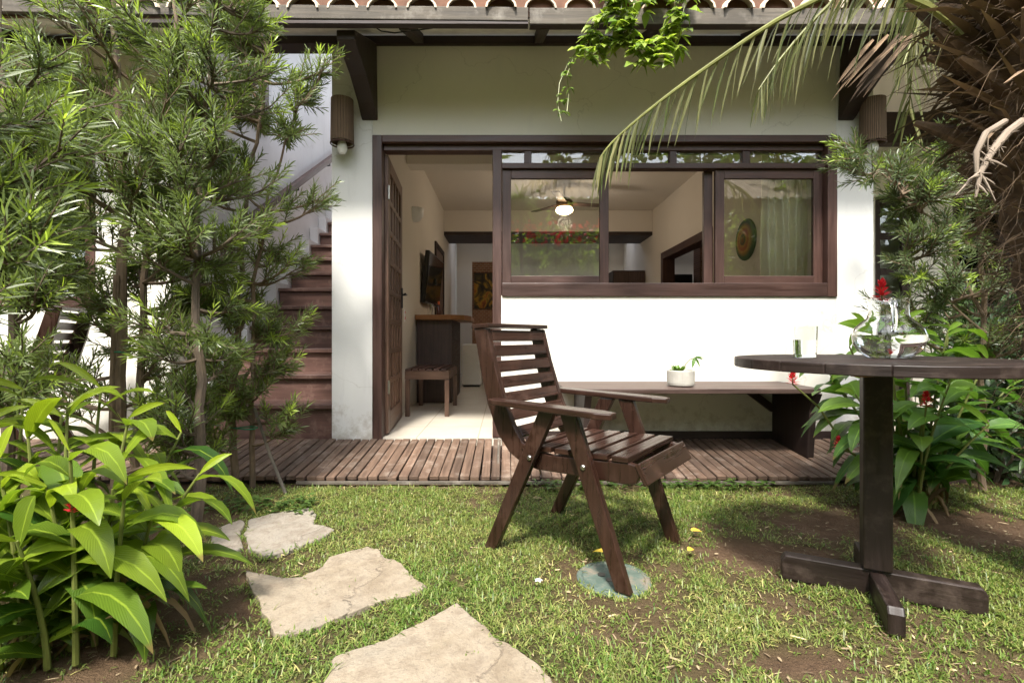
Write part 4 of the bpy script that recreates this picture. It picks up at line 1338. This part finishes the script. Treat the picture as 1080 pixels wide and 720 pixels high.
D0, E0 = G(247, 516), G(267, 514)
o = needle_shrub('podocarpus_shrub', 'airy twin-stemmed needle-leaved shrub beside the deck and stairs', (D0 + E0) / 2,
    [([D0, P(246, 430, 2.75), P(250, 330, 2.75), P(258, 220, 2.75), P(272, 130, 2.7), P(285, 60, 2.7)], .022),
     ([E0, P(266, 400, 2.75), P(268, 300, 2.75), P(285, 200, 2.75), P(315, 110, 2.75)], .017)],
    [(P(240, 100, 2.7), .24, 8), (P(245, 200, 2.7), .22, 8), (P(232, 300, 2.7), .22, 8), (P(270, 265, 2.75), .13, 5), (P(262, 350, 2.75), .15, 6), (P(240, 400, 2.7), .20, 9), (P(252, 455, 2.7), .13, 5), (P(285, 400, 2.72), .10, 4),
     (P(318, 112, 2.75), .07, 3), (P(340, 68, 2.75), .05, 2), (P(325, 210, 2.75), .06, 2), (P(312, 275, 2.75), .07, 2), (P(298, 345, 2.7), .07, 2), (P(305, 445, 2.7), .045, 2), (P(295, 150, 2.75), .09, 3),
     (P(240, 20, 2.7), .26, 8)], young=.22, bark=PBARK)
tie = [P(257, 451, 2.72) + Vector((.075 * math.cos(a), .03 * math.sin(a), .004 * math.sin(2 * a))) for a in np.linspace(0, 6.283, 16)]
MB().tube(tie, .0035, 5).build('string', bpy.data.materials['green_string'], o)
sk = thing('stake', 'thin grey stake leaning against the twin stems beside the deck', 'stake', G(300, 523))
MB().tube([G(302, 522), P(285, 480, 2.72), P(268, 430, 2.74)], .009, 6).build('pole', GREYBOARD, sk)

F0 = Vector((-2.18, 2.15, 0))
needle_shrub('podocarpus_shrub', 'needle-leaved shrub at the left picture edge with a light rosette low down', F0,
    [([F0, P(12, 400, 2.1), P(18, 300, 2.1), P(10, 150, 2.1), P(0, 0, 2.1)], .026)],
    [(P(20, 80, 2.1), .28, 7), (P(45, 200, 2.1), .26, 7), (P(10, 290, 2.0), .22, 6), (P(50, 310, 2.1), .16, 4), (P(28, 400, 2.0), .09, 4), (P(75, 110, 2.1), .2, 5), (P(-30, 200, 2.1), .3, 6)], young=.22, dens=.85)
H0 = Vector((-1.95, 1.55, 0))
needle_shrub('podocarpus_shrub', 'nearest needle-leaved shrub leaning in from beyond the left picture edge', H0,
    [([H0, (-1.85, 1.55, .7), (-1.75, 1.5, 1.3), (-1.7, 1.5, 2.0)], .028)],
    [(P(0, 170, 1.4), .14, 4), (P(35, 250, 1.5), .14, 4), (P(-25, 300, 1.4), .18, 5), (P(-50, 60, 1.4), .3, 6)], leaf=.08, lw=.006, young=.25, dens=.8)

# --- right shrub
K0 = Vector((2.66, 2.75, 0))
needle_shrub('podocarpus_shrub', 'sunlit feathery needle-leaved shrub at the right, reaching over the white column', K0,
    [([K0, P(1036, 400, 2.72), P(1037, 280, 2.7), P(1030, 190, 2.7), P(1010, 110, 2.7)], .018),
     ([P(1036, 330, 2.71), P(990, 240, 2.7), P(945, 195, 2.68), P(905, 158, 2.66)], .009),
     ([P(1036, 350, 2.71), P(985, 300, 2.7), P(950, 270, 2.68)], .008)],
    [(P(1015, 240, 2.7), .22, 9), (P(985, 215, 2.7), .2, 9), (P(950, 200, 2.68), .14, 7), (P(912, 163, 2.66), .06, 3), (P(1000, 300, 2.7), .2, 8), (P(955, 270, 2.68), .12, 5),
     (P(1040, 330, 2.7), .22, 8), (P(905, 185, 2.66), .06, 2), (P(1020, 380, 2.75), .2, 5), (P(1050, 160, 2.7), .25, 6), (P(990, 165, 2.7), .08, 3), (P(940, 330, 2.7), .06, 2)],
    leaf=.058, lw=.0060, mat=NEEDLE2, young=.25, bark=PBARK, dens=.45)

# --- ginger
def ginger(label, base, canes, mat, leafL, leafW, group, flowers=(), droop=.55, dead=True, up=0.0, low=.15):
    o = thing('ginger_plant', label, 'plant', base, group=group)
    stm = MB(); lv = Leaves(); dl = MB()
    for (cx, cy, h, lx, ly, plane) in canes:
        b0 = Vector((cx, cy, 0)); top = Vector((cx + lx, cy + ly, h))
        pts = []
        for i in range(9):
            t = i / 8
            pts.append(Vector((cx + lx * t ** 1.6, cy + ly * t ** 1.6, h * t)))
        stm.tube(pts, [.0085 - .0006 * i for i in range(9)], 7)
        nl = int(7 + h * 9)
        pd = Vector((math.cos(plane), math.sin(plane), 0))
        for k in range(nl):
            t = low + (1 - low) * (k + .5) / nl
            i = min(7, int(t * 8)); p = pts[i].lerp(pts[i + 1], t * 8 - i)
            s = 1 if k % 2 else -1
            ax = (pts[i + 1] - pts[i]).normalized()
            el = up + random.uniform(.15, .95) + .5 * max(0, t - .8)
            d = (pd * s + Vector((random.uniform(-.5, .5), random.uniform(-.5, .5), 0)) + ax * el).normalized()
            L = leafL * random.uniform(.6, 1.12) * (.75 + .25 * math.sin(math.pi * t))
            n_ = (ax - d * d.dot(ax)).normalized() + rv(.25)
            tone = min(1, max(0, random.gauss(.15, .2) + .75 * max(0, t - .35)))
            lv.add(p, d, n_, L, leafW * random.uniform(.8, 1.15), droop * random.uniform(.5, 1.3), tone)
        if k >= 0:
            ax = (pts[-1] - pts[-2]).normalized()
            lv.add(pts[-1], ax + pd * random.choice((-1, 1)) * random.uniform(.6, 1.3) + rv(.4), Vector((pd.y, -pd.x, 0)) + rv(.4), leafL * random.uniform(.35, .6), leafW * .30, .3, 1.0)
    st_ = stm.build('cane', CANE, o, smooth=True)
    lv.build('foliage', mat, o, 'lance', .22, True)
    if dead:
        dv = Leaves()
        for _ in range(30):
            cx, cy = random.choice(canes)[:2]
            a = random.random() * 6.28
            dv.add((cx + random.uniform(-.06, .06), cy + random.uniform(-.06, .06), random.uniform(.02, .2)), (math.cos(a), math.sin(a), random.uniform(-.6, .5)), rv(1), random.uniform(.12, .24), .022, .9, random.random())
        dv.build('dry_leaf', DRYL, o, 'lance', .9, True)
    for fp, sz in flowers:
        fl = Leaves()
        for k in range(30):
            t = k / 30; a = k * 2.4
            d = Vector((math.cos(a) * (1 - .5 * t), math.sin(a) * (1 - .5 * t), .25 + 1.0 * t))
            fl.add(fp + Vector((0, 0, sz * t)), d + rv(.25), Vector((math.cos(a), math.sin(a), -1)), sz * .62 * (1.1 - .5 * t), sz * .22, .15, random.random())
        fl.build('flower', REDF, o, 'ovate', .35, True)
        bp = Vector((base.x, base.y, 0)); q_ = bp.lerp(fp, .55)
        MB().tube([bp.lerp(fp, .15), Vector((q_.x, q_.y, fp.z * .45)), fp + (bp - fp) * .12 * Vector((1, 1, 0)).length + Vector((0, 0, -.02)) if False else fp.lerp(Vector((q_.x, q_.y, fp.z * .45)), .45) + Vector((0, 0, .04)), fp, fp + Vector((0, 0, sz * .9))], [.007, .006, .005, .004, .002], 6).build('flower_stem', CANE, o)
    return o
DRYL = leafmat('dry_leaf', (.16, .10, .05), (.33, .24, .13), .8, .2, var=.3)
random.seed(21)
canes = []
for (px, py, h, lx, ly, pl) in [(25, 690, .52, -.05, -.02, .2), (80, 700, .56, .02, -.04, -.3), (120, 690, .48, .05, -.02, .1), (65, 660, .64, .0, .02, .5), (105, 655, .60, .05, .05, -.2),
                                (-10, 670, .58, -.06, 0, .1), (130, 640, .54, .15, .05, .1), (140, 655, .44, .20, .0, .0), (15, 640, .68, .0, .03, .4), (138, 672, .36, .09, -.04, -.1), (92, 632, .68, .02, .03, .15), (50, 705, .36, .0, -.08, .9),
                                (40, 665, .58, -.03, .0, -.3), (110, 668, .42, .04, -.02, .5), (75, 685, .46, -.02, -.05, .2), (0, 705, .42, -.04, -.06, -.2), (55, 645, .60, .01, .02, .8), (100, 680, .30, .05, -.06, .6)]:
    g = G(px, py); canes.append((g.x, g.y, h, lx, ly, pl))
ginger('bright green ginger clump with long glossy leaves in the left foreground', G(80, 680), canes, GINGER, .37, .074, 'ginger plants', [(P(76, 540, 1.25), .036)], droop=.6, up=.3, low=.04)
random.seed(22)
canes = []
for (px, py, h, lx, ly, pl) in [(945, 532, .80, -.25, -.02, .1), (960, 528, .92, -.05, 0, -.2), (975, 530, .88, .12, .0, .2), (985, 535, .74, .22, -.05, -.1), (955, 540, .58, -.30, -.08, .3), (968, 540, .64, .02, -.15, .0),
                                (990, 525, .92, .10, .05, .1), (940, 525, .70, -.35, .02, .0), (975, 522, .80, .25, .05, .5), (950, 522, .90, -.12, .08, .4), (962, 534, .46, -.10, -.18, .6), (980, 536, .44, .16, -.14, -.4), (948, 528, .62, -.38, -.05, .2), (992, 530, .6, .3, -.05, .1)]:
    g = G(px, py); canes.append((g.x, g.y, h, lx, ly, pl))
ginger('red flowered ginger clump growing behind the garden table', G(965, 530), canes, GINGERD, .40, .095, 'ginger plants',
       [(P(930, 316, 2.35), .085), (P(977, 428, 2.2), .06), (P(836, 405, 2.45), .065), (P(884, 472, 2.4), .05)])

# --- rear right dark bush
def leaf_bush(name, label, base, blobs, mat, L, Wd, cat, group=None, trunk=None, n_per=900, young=.1, shape='ovate'):
    o = thing(name, label, cat, base, group=group)
    lv = Leaves(); br = MB()
    for c, r, k in blobs:
        c = Vector(c)
        for _ in range(int(n_per * k)):
            d = rv(1).normalized()
            rad = r * (.45 + .6 * random.random() ** .6) * (1 + .35 * noise.noise((c + d * r) * 4))
            p = c + Vector((d.x, d.y, d.z * .9)) * rad
            if p.z < .03: continue
            ld = (d * .5 + rv(.8) + Vector((0, 0, .2)))
            lv.add(p, ld, (d + Vector((0, 0, .6)) + rv(.4)), L * random.uniform(.6, 1.2), Wd * random.uniform(.7, 1.2), random.uniform(0, .4), random.random() ** 2 if random.random() < .8 else young)
        br.tube(curve(Vector(base) + rv(.05), c, 0, .1, 6), [.016, .014, .012, .01, .008, .005], 6)
    br.build('trunk', BARK, o, smooth=True)
    lv.build('foliage', mat, o, shape, .25, True)
    return o
leaf_bush('dark_bush', 'dark leafy bush on thin trunks at the right edge behind the table', Vector((2.95, 2.95, 0)),
    [(P(1045, 430, 3.0), .32, .8), (P(1090, 470, 2.9), .34, .8), (P(1060, 380, 3.1), .32, .8), (P(1110, 390, 3.1), .4, .8), (P(1015, 470, 3.1), .22, .4)], BUSHL, .085, .03, 'bush')
leaf_bush('garden_bush', 'low shaded bush in the corner under the palm, right picture edge', Vector((3.6, 3.1, 0)),
    [((3.4, 2.9, .3), .3, .7), ((3.8, 3.1, .5), .4, .7), ((3.5, 3.4, .9), .4, .7)], BUSHL, .09, .035, 'bush')

# --- palm
random.seed(5)
PB = Vector((1.98, 1.62, 0))
palm = thing('palm_tree', 'shaggy palm with a fibrous brown trunk at the right picture edge', 'palm', PB)
CR = Vector((1.72, 1.58, 1.95))
tr = MB()
pts = [PB, Vector((1.96, 1.62, .5)), Vector((1.90, 1.61, 1.0)), Vector((1.83, 1.60, 1.4)), Vector((1.76, 1.59, 1.75)), CR]
fine = []
for p, q in zip(pts, pts[1:]):
    for k in range(6): fine.append(p.lerp(q, k / 6))
fine.append(pts[-1])
tr.tube(fine, [.12 + .06 * min(1, i / 18) + .012 * math.sin(i * 2.1) for i in range(len(fine))], 18)
for k in range(90):                                  # cut leaf bases, merged with the trunk
    zc = .7 + 1.3 * random.random() ** .55
    i = min(len(fine) - 2, int(zc / 1.95 * (len(fine) - 1))); c = Vector((fine[i].x, fine[i].y, zc))
    a = random.random() * 6.283; d = Vector((math.cos(a), math.sin(a), 0))
    big = max(.25, min(1, (zc - .8) * 1.5)); L = random.uniform(.12, .24) * big
    p0 = c + d * .12; p1 = p0 + d * L * .6 + Vector((0, 0, L * .45)); p2 = p1 + d * L * .45 + Vector((0, 0, L * random.uniform(.2, .7)))
    tr.tube([p0, p1, p2], [.040 * big, .028 * big, .010 * big], 7)
tr.build('trunk', PALMB, palm, smooth=True)
# old leaf bases and fibre
fb = Leaves()
for k in range(3600):
    t = random.random() ** .75
    zc = .35 + 1.65 * t
    i = min(len(fine) - 2, int(zc / 1.95 * (len(fine) - 1))); c = fine[i]; c = Vector((c.x, c.y, zc))
    a = random.random() * 6.283
    d = Vector((math.cos(a), math.sin(a), 0))
    tn = Vector((-d.y, d.x, 0))
    big = .35 + .9 * max(0, t - .3)
    fb.add(c + d * (.13 + .07 * t + .03 * random.random()), d * random.uniform(.2, 1.0) * big + tn * random.uniform(-1, 1) * .8 + Vector((0, 0, random.uniform(-.6, .7))), d, random.uniform(.05, .16), .0035, random.uniform(0, .7), random.random())
for k in range(620):
    t = random.random() ** .6
    zc = .5 + 1.5 * t
    i = min(len(fine) - 2, int(zc / 1.95 * (len(fine) - 1))); c = fine[i]; c = Vector((c.x, c.y, zc))
    a = random.random() * 6.283
    d = Vector((math.cos(a), math.sin(a), 0))
    big = max(.15, min(1, (zc - .9) * 1.6))
    L = random.uniform(.12, .30) * big + .03
    fb.add(c + d * (.13 + .05 * t), d * random.uniform(.7, 1.1) + Vector((0, 0, random.uniform(-.1, .9))) + rv(.25), d * -.4 + Vector((0, 0, 1)) + rv(.3), L, random.uniform(.012, .034) * (.4 + .6 * big), random.uniform(0, .5), random.random() * .8)
FIBL = leafmat('palm_fibre_strand', (.055, .037, .023), (.25, .17, .105), .95, .04, var=.4)
fb.build('fibre', FIBL, palm, 'blade', .5)
# dry flower stalk
dry = MB()
sp0 = P(1078, 128, 1.40)
main = [sp0, P(1062, 140, 1.38), P(1046, 160, 1.36), P(1034, 182, 1.35), P(1029, 208, 1.35)]
dry.tube(main, [.011, .011, .009, .007, .003], 8)
main2 = [P(1060, 128, 1.37), P(1040, 140, 1.35), P(1030, 160, 1.35), P(1030, 182, 1.35)]
dry.tube(main2, [.008, .008, .007, .005], 8)
for (a, c) in (((1034, 180), (1008, 206)), ((1034, 182), (1050, 212)), ((1033, 185), (1020, 190)), ((1040, 168), (1062, 176)), ((1031, 195), (1042, 205))):
    dry.tube([P(*a, 1.35), P((a[0] + c[0]) / 2, (a[1] + c[1]) / 2 - 1, 1.34), P(*c, 1.33)], [.004, .003, .001], 6)
for k in range(60):
    q = random.choice(main[1:] + main2[1:]); q2 = q.lerp(random.choice(main[1:4]), .3)
    dry.tube([q2, q2 + rv(.022) + Vector((0, 0, -.01))], [.002, .0006], 4)
dry.build('dry_flower_stalk', DRYSTALK, palm, smooth=True)

def frond(path, nleaf, L, tone, hang, w=.016, r0=.016, mat=PALML):
    P_ = [Vector(p) for p in path]
    m_ = 28
    cr = []
    for i in range(m_):
        t = i / (m_ - 1) * (len(P_) - 1); k = min(len(P_) - 2, int(t)); u = t - k
        a = P_[max(0, k - 1)]; b_ = P_[k]; c = P_[k + 1]; d = P_[min(len(P_) - 1, k + 2)]
        cr.append(.5 * ((2 * b_) + (c - a) * u + (2 * a - 5 * b_ + 4 * c - d) * u * u + (3 * b_ - a - 3 * c + d) * u ** 3))
    fr_ = MB().tube(cr, [r0 * (1 - .85 * i / (m_ - 1)) for i in range(m_)], 7).build('frond', RACHIS, palm, smooth=True)
    lv = Leaves()
    for k in range(nleaf):
        t = .20 + .80 * (k + .5) / nleaf
        f_ = t * (m_ - 1); i = min(m_ - 2, int(f_)); p = cr[i].lerp(cr[i + 1], f_ - i)
        ax = (cr[i + 1] - cr[i]).normalized()
        sd = ax.cross(Vector((0, 0, 1)))
        sd = sd.normalized() if sd.length > .05 else Vector((1, 0, 0))
        for s in (-1, 1):
            if random.random() < .06: continue
            ll = L * (.55 + .45 * math.sin(math.pi * min(1, t * .95 + .08))) * random.uniform(.8, 1.1)
            d = (ax * random.uniform(.35, .7) + sd * s * (1 - hang * .75) * random.uniform(.6, 1.1) + Vector((0, 0, .25 - 1.15 * hang * random.uniform(.75, 1.2))))
            n_ = Vector((0, 0, 1)) + sd * s * -.6 + rv(.35)
            lv.add(p, d, n_, ll, w * random.uniform(.8, 1.15), random.uniform(.1, .8), min(1, max(0, random.gauss(tone, .25))))
    lv.build('leaflet', mat, fr_, 'strap', .35, True)
    lvo = bpy.data.objects[-1] if False else None
    return fr_
RACHIS = flat('frond_stalk', (.20, .21, .05), .45, var=.25)
# np_mesh subtracts parent.location (0 for child frond) - child of child: handled below
_np = np_mesh
def np_mesh(name, V, Fq, UV, tone, mat, parent=None, smooth=True):
    o = _np(name, V, Fq, UV, tone, mat, parent, smooth)
    if parent is not None and parent.parent is not None:
        o.location = -parent.parent.location
    return o
frond([CR + Vector((.0, 0, -.25)), P(1048, 70, 1.60), P(985, 10, 1.64), P(905, -12, 1.68), P(830, 16, 1.72), P(750, 68, 1.76), P(690, 112, 1.78), P(648, 148, 1.80), P(632, 168, 1.80)], 40, .22, .45, .85, .011)
frond([CR + Vector((.0, 0, -.2)), P(1010, -30, 1.75), P(930, -40, 1.9), P(870, 10, 2.0), P(825, 60, 2.05), P(800, 95, 2.05)], 26, .24, .55, .75, .011)
frond([CR + Vector((.0, .05, -.2)), P(1060, -40, 1.75), P(1010, -60, 1.95), P(985, -10, 2.1), P(965, 35, 2.15), P(952, 70, 2.15)], 14, .22, .7, .8, .010)
frond([CR, CR + Vector((-.1, -.05, .5)), CR + Vector((-.45, -.15, .95)), CR + Vector((-1.0, -.3, 1.05)), CR + Vector((-1.5, -.45, .75))], 52, .4, .3, .5)
frond([CR, CR + Vector((.2, -.1, .5)), CR + Vector((.6, -.3, .85)), CR + Vector((1.2, -.5, .8)), CR + Vector((1.7, -.7, .4))], 46, .4, .3, .6)
frond([CR, CR + Vector((.1, .3, .5)), CR + Vector((.3, .8, .85)), CR + Vector((.6, 1.2, .75)), CR + Vector((.8, 1.5, .3))], 44, .38, .35, .7)
frond([CR, CR + Vector((.0, -.3, .5)), CR + Vector((.1, -.9, .9)), CR + Vector((.2, -1.5, .8))], 44, .4, .3, .6)
# dry torn leaf sheath hanging from the palm crown
dv = Leaves()
for (a, c, w) in [((925 + i * 5 + random.uniform(-6, 6), 40 + random.uniform(-5, 8)), (880 + i * 4 + random.uniform(-5, 5), 84 + random.uniform(-8, 12)), random.uniform(.008, .018)) for i in range(10)]:
    p, q = P(*a, 2.06), P(*c, 2.02)
    dv.add(p, q - p, Vector((.3, -1, .4)), (q - p).length * 1.1, w, .12, random.random())
dv.build('dry_sheath', FIBL, palm, 'strap', .5, True)

# --- climbing vine at the eave
random.seed(9)
vb = P(665, 20, 2.88)
o = thing('climbing_vine', 'bright green vine trailing over the eave board above the window', 'vine', vb)
vm = MB(); lv = Leaves()
strands = [[(700, -60), (690, -20), (670, 20), (640, 50), (615, 62)], [(640, -60), (645, -10), (650, 30), (690, 60), (712, 62)], [(720, -50), (715, 0), (705, 35), (690, 55), (670, 66)],
           [(640, 10), (620, 40), (600, 65), (590, 88), (588, 110), (592, 128)], [(605, 60), (598, 80), (600, 98), (598, 118)], [(650, 0), (632, 25), (618, 48), (608, 62)], [(725, -40), (722, 5), (716, 40), (702, 60)],
           [(660, -40), (655, 10), (660, 45), (680, 68)]]
for si, s in enumerate(strands):
    pts = [P(x, y, 2.86 + random.uniform(-.05, .06)) for x, y in s]
    vm.tube(pts, .003, 5)
    thin = si in (3, 4)
    for p, q in zip(pts, pts[1:]):
        k = max(2, int((q - p).length / (.028 if not thin else .05)))
        for i in range(k):
            for _ in range(1 if thin else 2):
                c = p.lerp(q, random.random()) + rv(.045 if not thin else .015)
                a = random.random() * 6.283
                for da in (-.9, 0, .9):
                    d = Vector((math.cos(a + da), math.sin(a + da) * .6 - .3, random.uniform(-.6, .1)))
                    sz = (.075 if not thin else .042) * random.uniform(.7, 1.1)
                    lv.add(c, d, Vector((0, -.6, 1)) + rv(.4), sz * (1.15 if da == 0 else .9), sz * .62, random.uniform(.1, .5), min(1, max(0, random.gauss(.5, .25))) if not thin else .1)
vm.build('stem', CANE, o, smooth=True)
lv.build('foliage', VINEL, o, 'ovate', .25, True)

# ------------------------------------------------------------------ fallen leaves
for (px, py, a, lab) in ((733, 567, .3, 'fallen yellow leaf on the lawn nearer the deck, right of the chair'), (728, 588, .8, 'fallen yellow leaf on bare earth beside the chair front leg'), (634, 590, 2.6, 'fallen yellow leaf on the rim of the green cover')):
    g = G(px, py); o = Leaves()
    o.add((g.x - .02 * math.cos(a), g.y - .02 * math.sin(a), .034), (math.cos(a), math.sin(a), .05), (.1, -.3, 1), .062, .024, .25, .5)
    tag(o.build('fallen_leaf', YELF, None, 'ovate', .35, True), lab, 'leaf', 'fallen yellow leaves')
g = G(568, 621); o = Leaves()
for k in range(5): o.add((g.x, g.y, .03), (math.cos(k * 1.26), math.sin(k * 1.26), .35), (0, 0, 1), .018, .013, .3, .5)
tag(o.build('fallen_petal', leafmat('white_petal', (.7, .7, .72), (.75, .75, .78), .6, .3, var=0), None, 'ovate', .2, True), 'small white fallen blossom lying on the grass', 'blossom')

# ================================================================== BEHIND THE VIEWER (what the window panes mirror)
op = thing('opposite_house', 'tiled house across the garden mirrored in the window panes', 'house', (1, -8, 0))
MB().box((-9, -9.6, 0), (12, -7.4, 4.95)).build('wall', plaster('shade_dark_render', (.16, .13, .10), .1), op)  # shade under the eave is put into this dark wall colour
b = MB()
n_ = 900
vs, fs = [], []
for i in range(n_ + 1):
    x = -9.5 + 22 * i / n_
    z = .07 * abs(math.sin(i / n_ * 22 / .24 * math.pi))
    vs += [(x, -6.7, 4.75 + z), (x, -9.4, 6.4 + z)]
for i in range(n_): fs.append((2 * i, 2 * i + 2, 2 * i + 3, 2 * i + 1))
b.add(vs, fs, [[(0, 0)] * 4 for _ in fs]); b.build('roof', flat('old_tile', (.34, .27, .20), .85, var=.3, scale=5), op, smooth=True)
random.seed(31)
GARDENL = leafmat('garden_leaf', (.10, .17, .035), (.30, .40, .08), .45, .5)
leaf_bush('garden_hedge', 'leafy green hedge across the garden mirrored in the panes', Vector((1.0, -6.2, 0)),
    [((x, -6.2 + random.uniform(-.3, .3), z), .75, .5) for x in np.arange(-4.0, 6.0, .9) for z in (.8, 2.0, 3.1)], GARDENL, .16, .07, 'hedge', n_per=800)
fl = Leaves()
for _ in range(420):
    c = Vector((random.uniform(-1.6, 3.8), -3.1 + random.uniform(-.2, .2), random.uniform(2.8, 3.25)))
    fl.add(c, rv(1), rv(1), .10, .09, .1, random.random())
o = thing('flowering_shrub', 'red flowering shrub above the hedge mirrored in the panes', 'shrub', (1, -3.4, 0))
fl.build('blossom', REDF, o, 'ovate', .2, True)
fl = Leaves()
for _ in range(5200):
    x = random.uniform(-2.6, 5.0)
    top = 3.25 + .7 * noise.noise(Vector((x * 1.3, 0, 4))) + .3 * noise.noise(Vector((x * 4, 0, 1)))
    z = .4 + (top - .4) * random.random() ** .7
    if noise.noise(Vector((x * 2.2, 3, z * 2.2))) < -.22: continue
    fl.add(Vector((x, -3.4 + random.uniform(-.35, .35), z)), rv(1), rv(1) + Vector((0, -.4, .6)), random.uniform(.10, .22), random.uniform(.04, .09), .2, random.random())
fl.build('foliage', GARDENL, o, 'ovate', .2, True)
MB().tube([(1, -3.5, 0), (1, -3.45, 1.3), (1.1, -3.4, 2.9)], [.05, .04, .02], 8).build('trunk', BARK, o)
for k, (x, y, h, lab) in enumerate(((.3, -2.9, 3.6, 'shorter spiky dracaena across the garden mirrored in the left pane'), (2.4, -3.0, 3.8, 'taller spiky dracaena across the garden mirrored in the panes'))):
    o = thing('dracaena', lab, 'plant', (x, y, 0), group='spiky garden plants')
    MB().tube([(x, y, 0), (x + .05, y, h * .5), (x, y, h)], [.05, .04, .035], 8).build('trunk', BARK, o)
    lv = Leaves()
    for q in range(240):
        d = rv(1); d.z = abs(d.z) * .8 + random.uniform(-.4, .3)
        lv.add(Vector((x, y, h + random.uniform(-.25, .1))), d, Vector((0, 0, 1)), random.uniform(.4, .7), .035, .35, random.random() * .5)
    lv.build('foliage', GARDENL, o, 'strap', .3, True)

# unseen far trees round the garden, one mass added to block low sky
random.seed(44)
lv = Leaves()
for k in range(120):
    if k < 80: a = R(-12 - 156 * (k + random.random()) / 80)
    else: a = R(random.choice((-8, 8, 188, 172)) + random.uniform(-10, 10))
    dd = random.uniform(12, 15)
    c0 = Vector((1 + dd * math.cos(a), 1 + dd * math.sin(a), random.uniform(1.5, 8.0)))
    if c0.y < -8: c0.y -= 3.0
    r = random.uniform(1.6, 2.5)
    for _ in range(300):
        d = rv(1).normalized()
        lv.add(c0 + d * r * random.uniform(.5, 1.1), d + rv(.6), d + Vector((0, 0, .8)), random.uniform(.4, .75), random.uniform(.2, .36), .2, random.random() ** 2)
far = lv.build('far_trees', HEDGEL, None, 'ovate', .2, True)
tag(far, 'unseen belt of far garden trees that blocks the low sky', 'trees', kind='stuff')
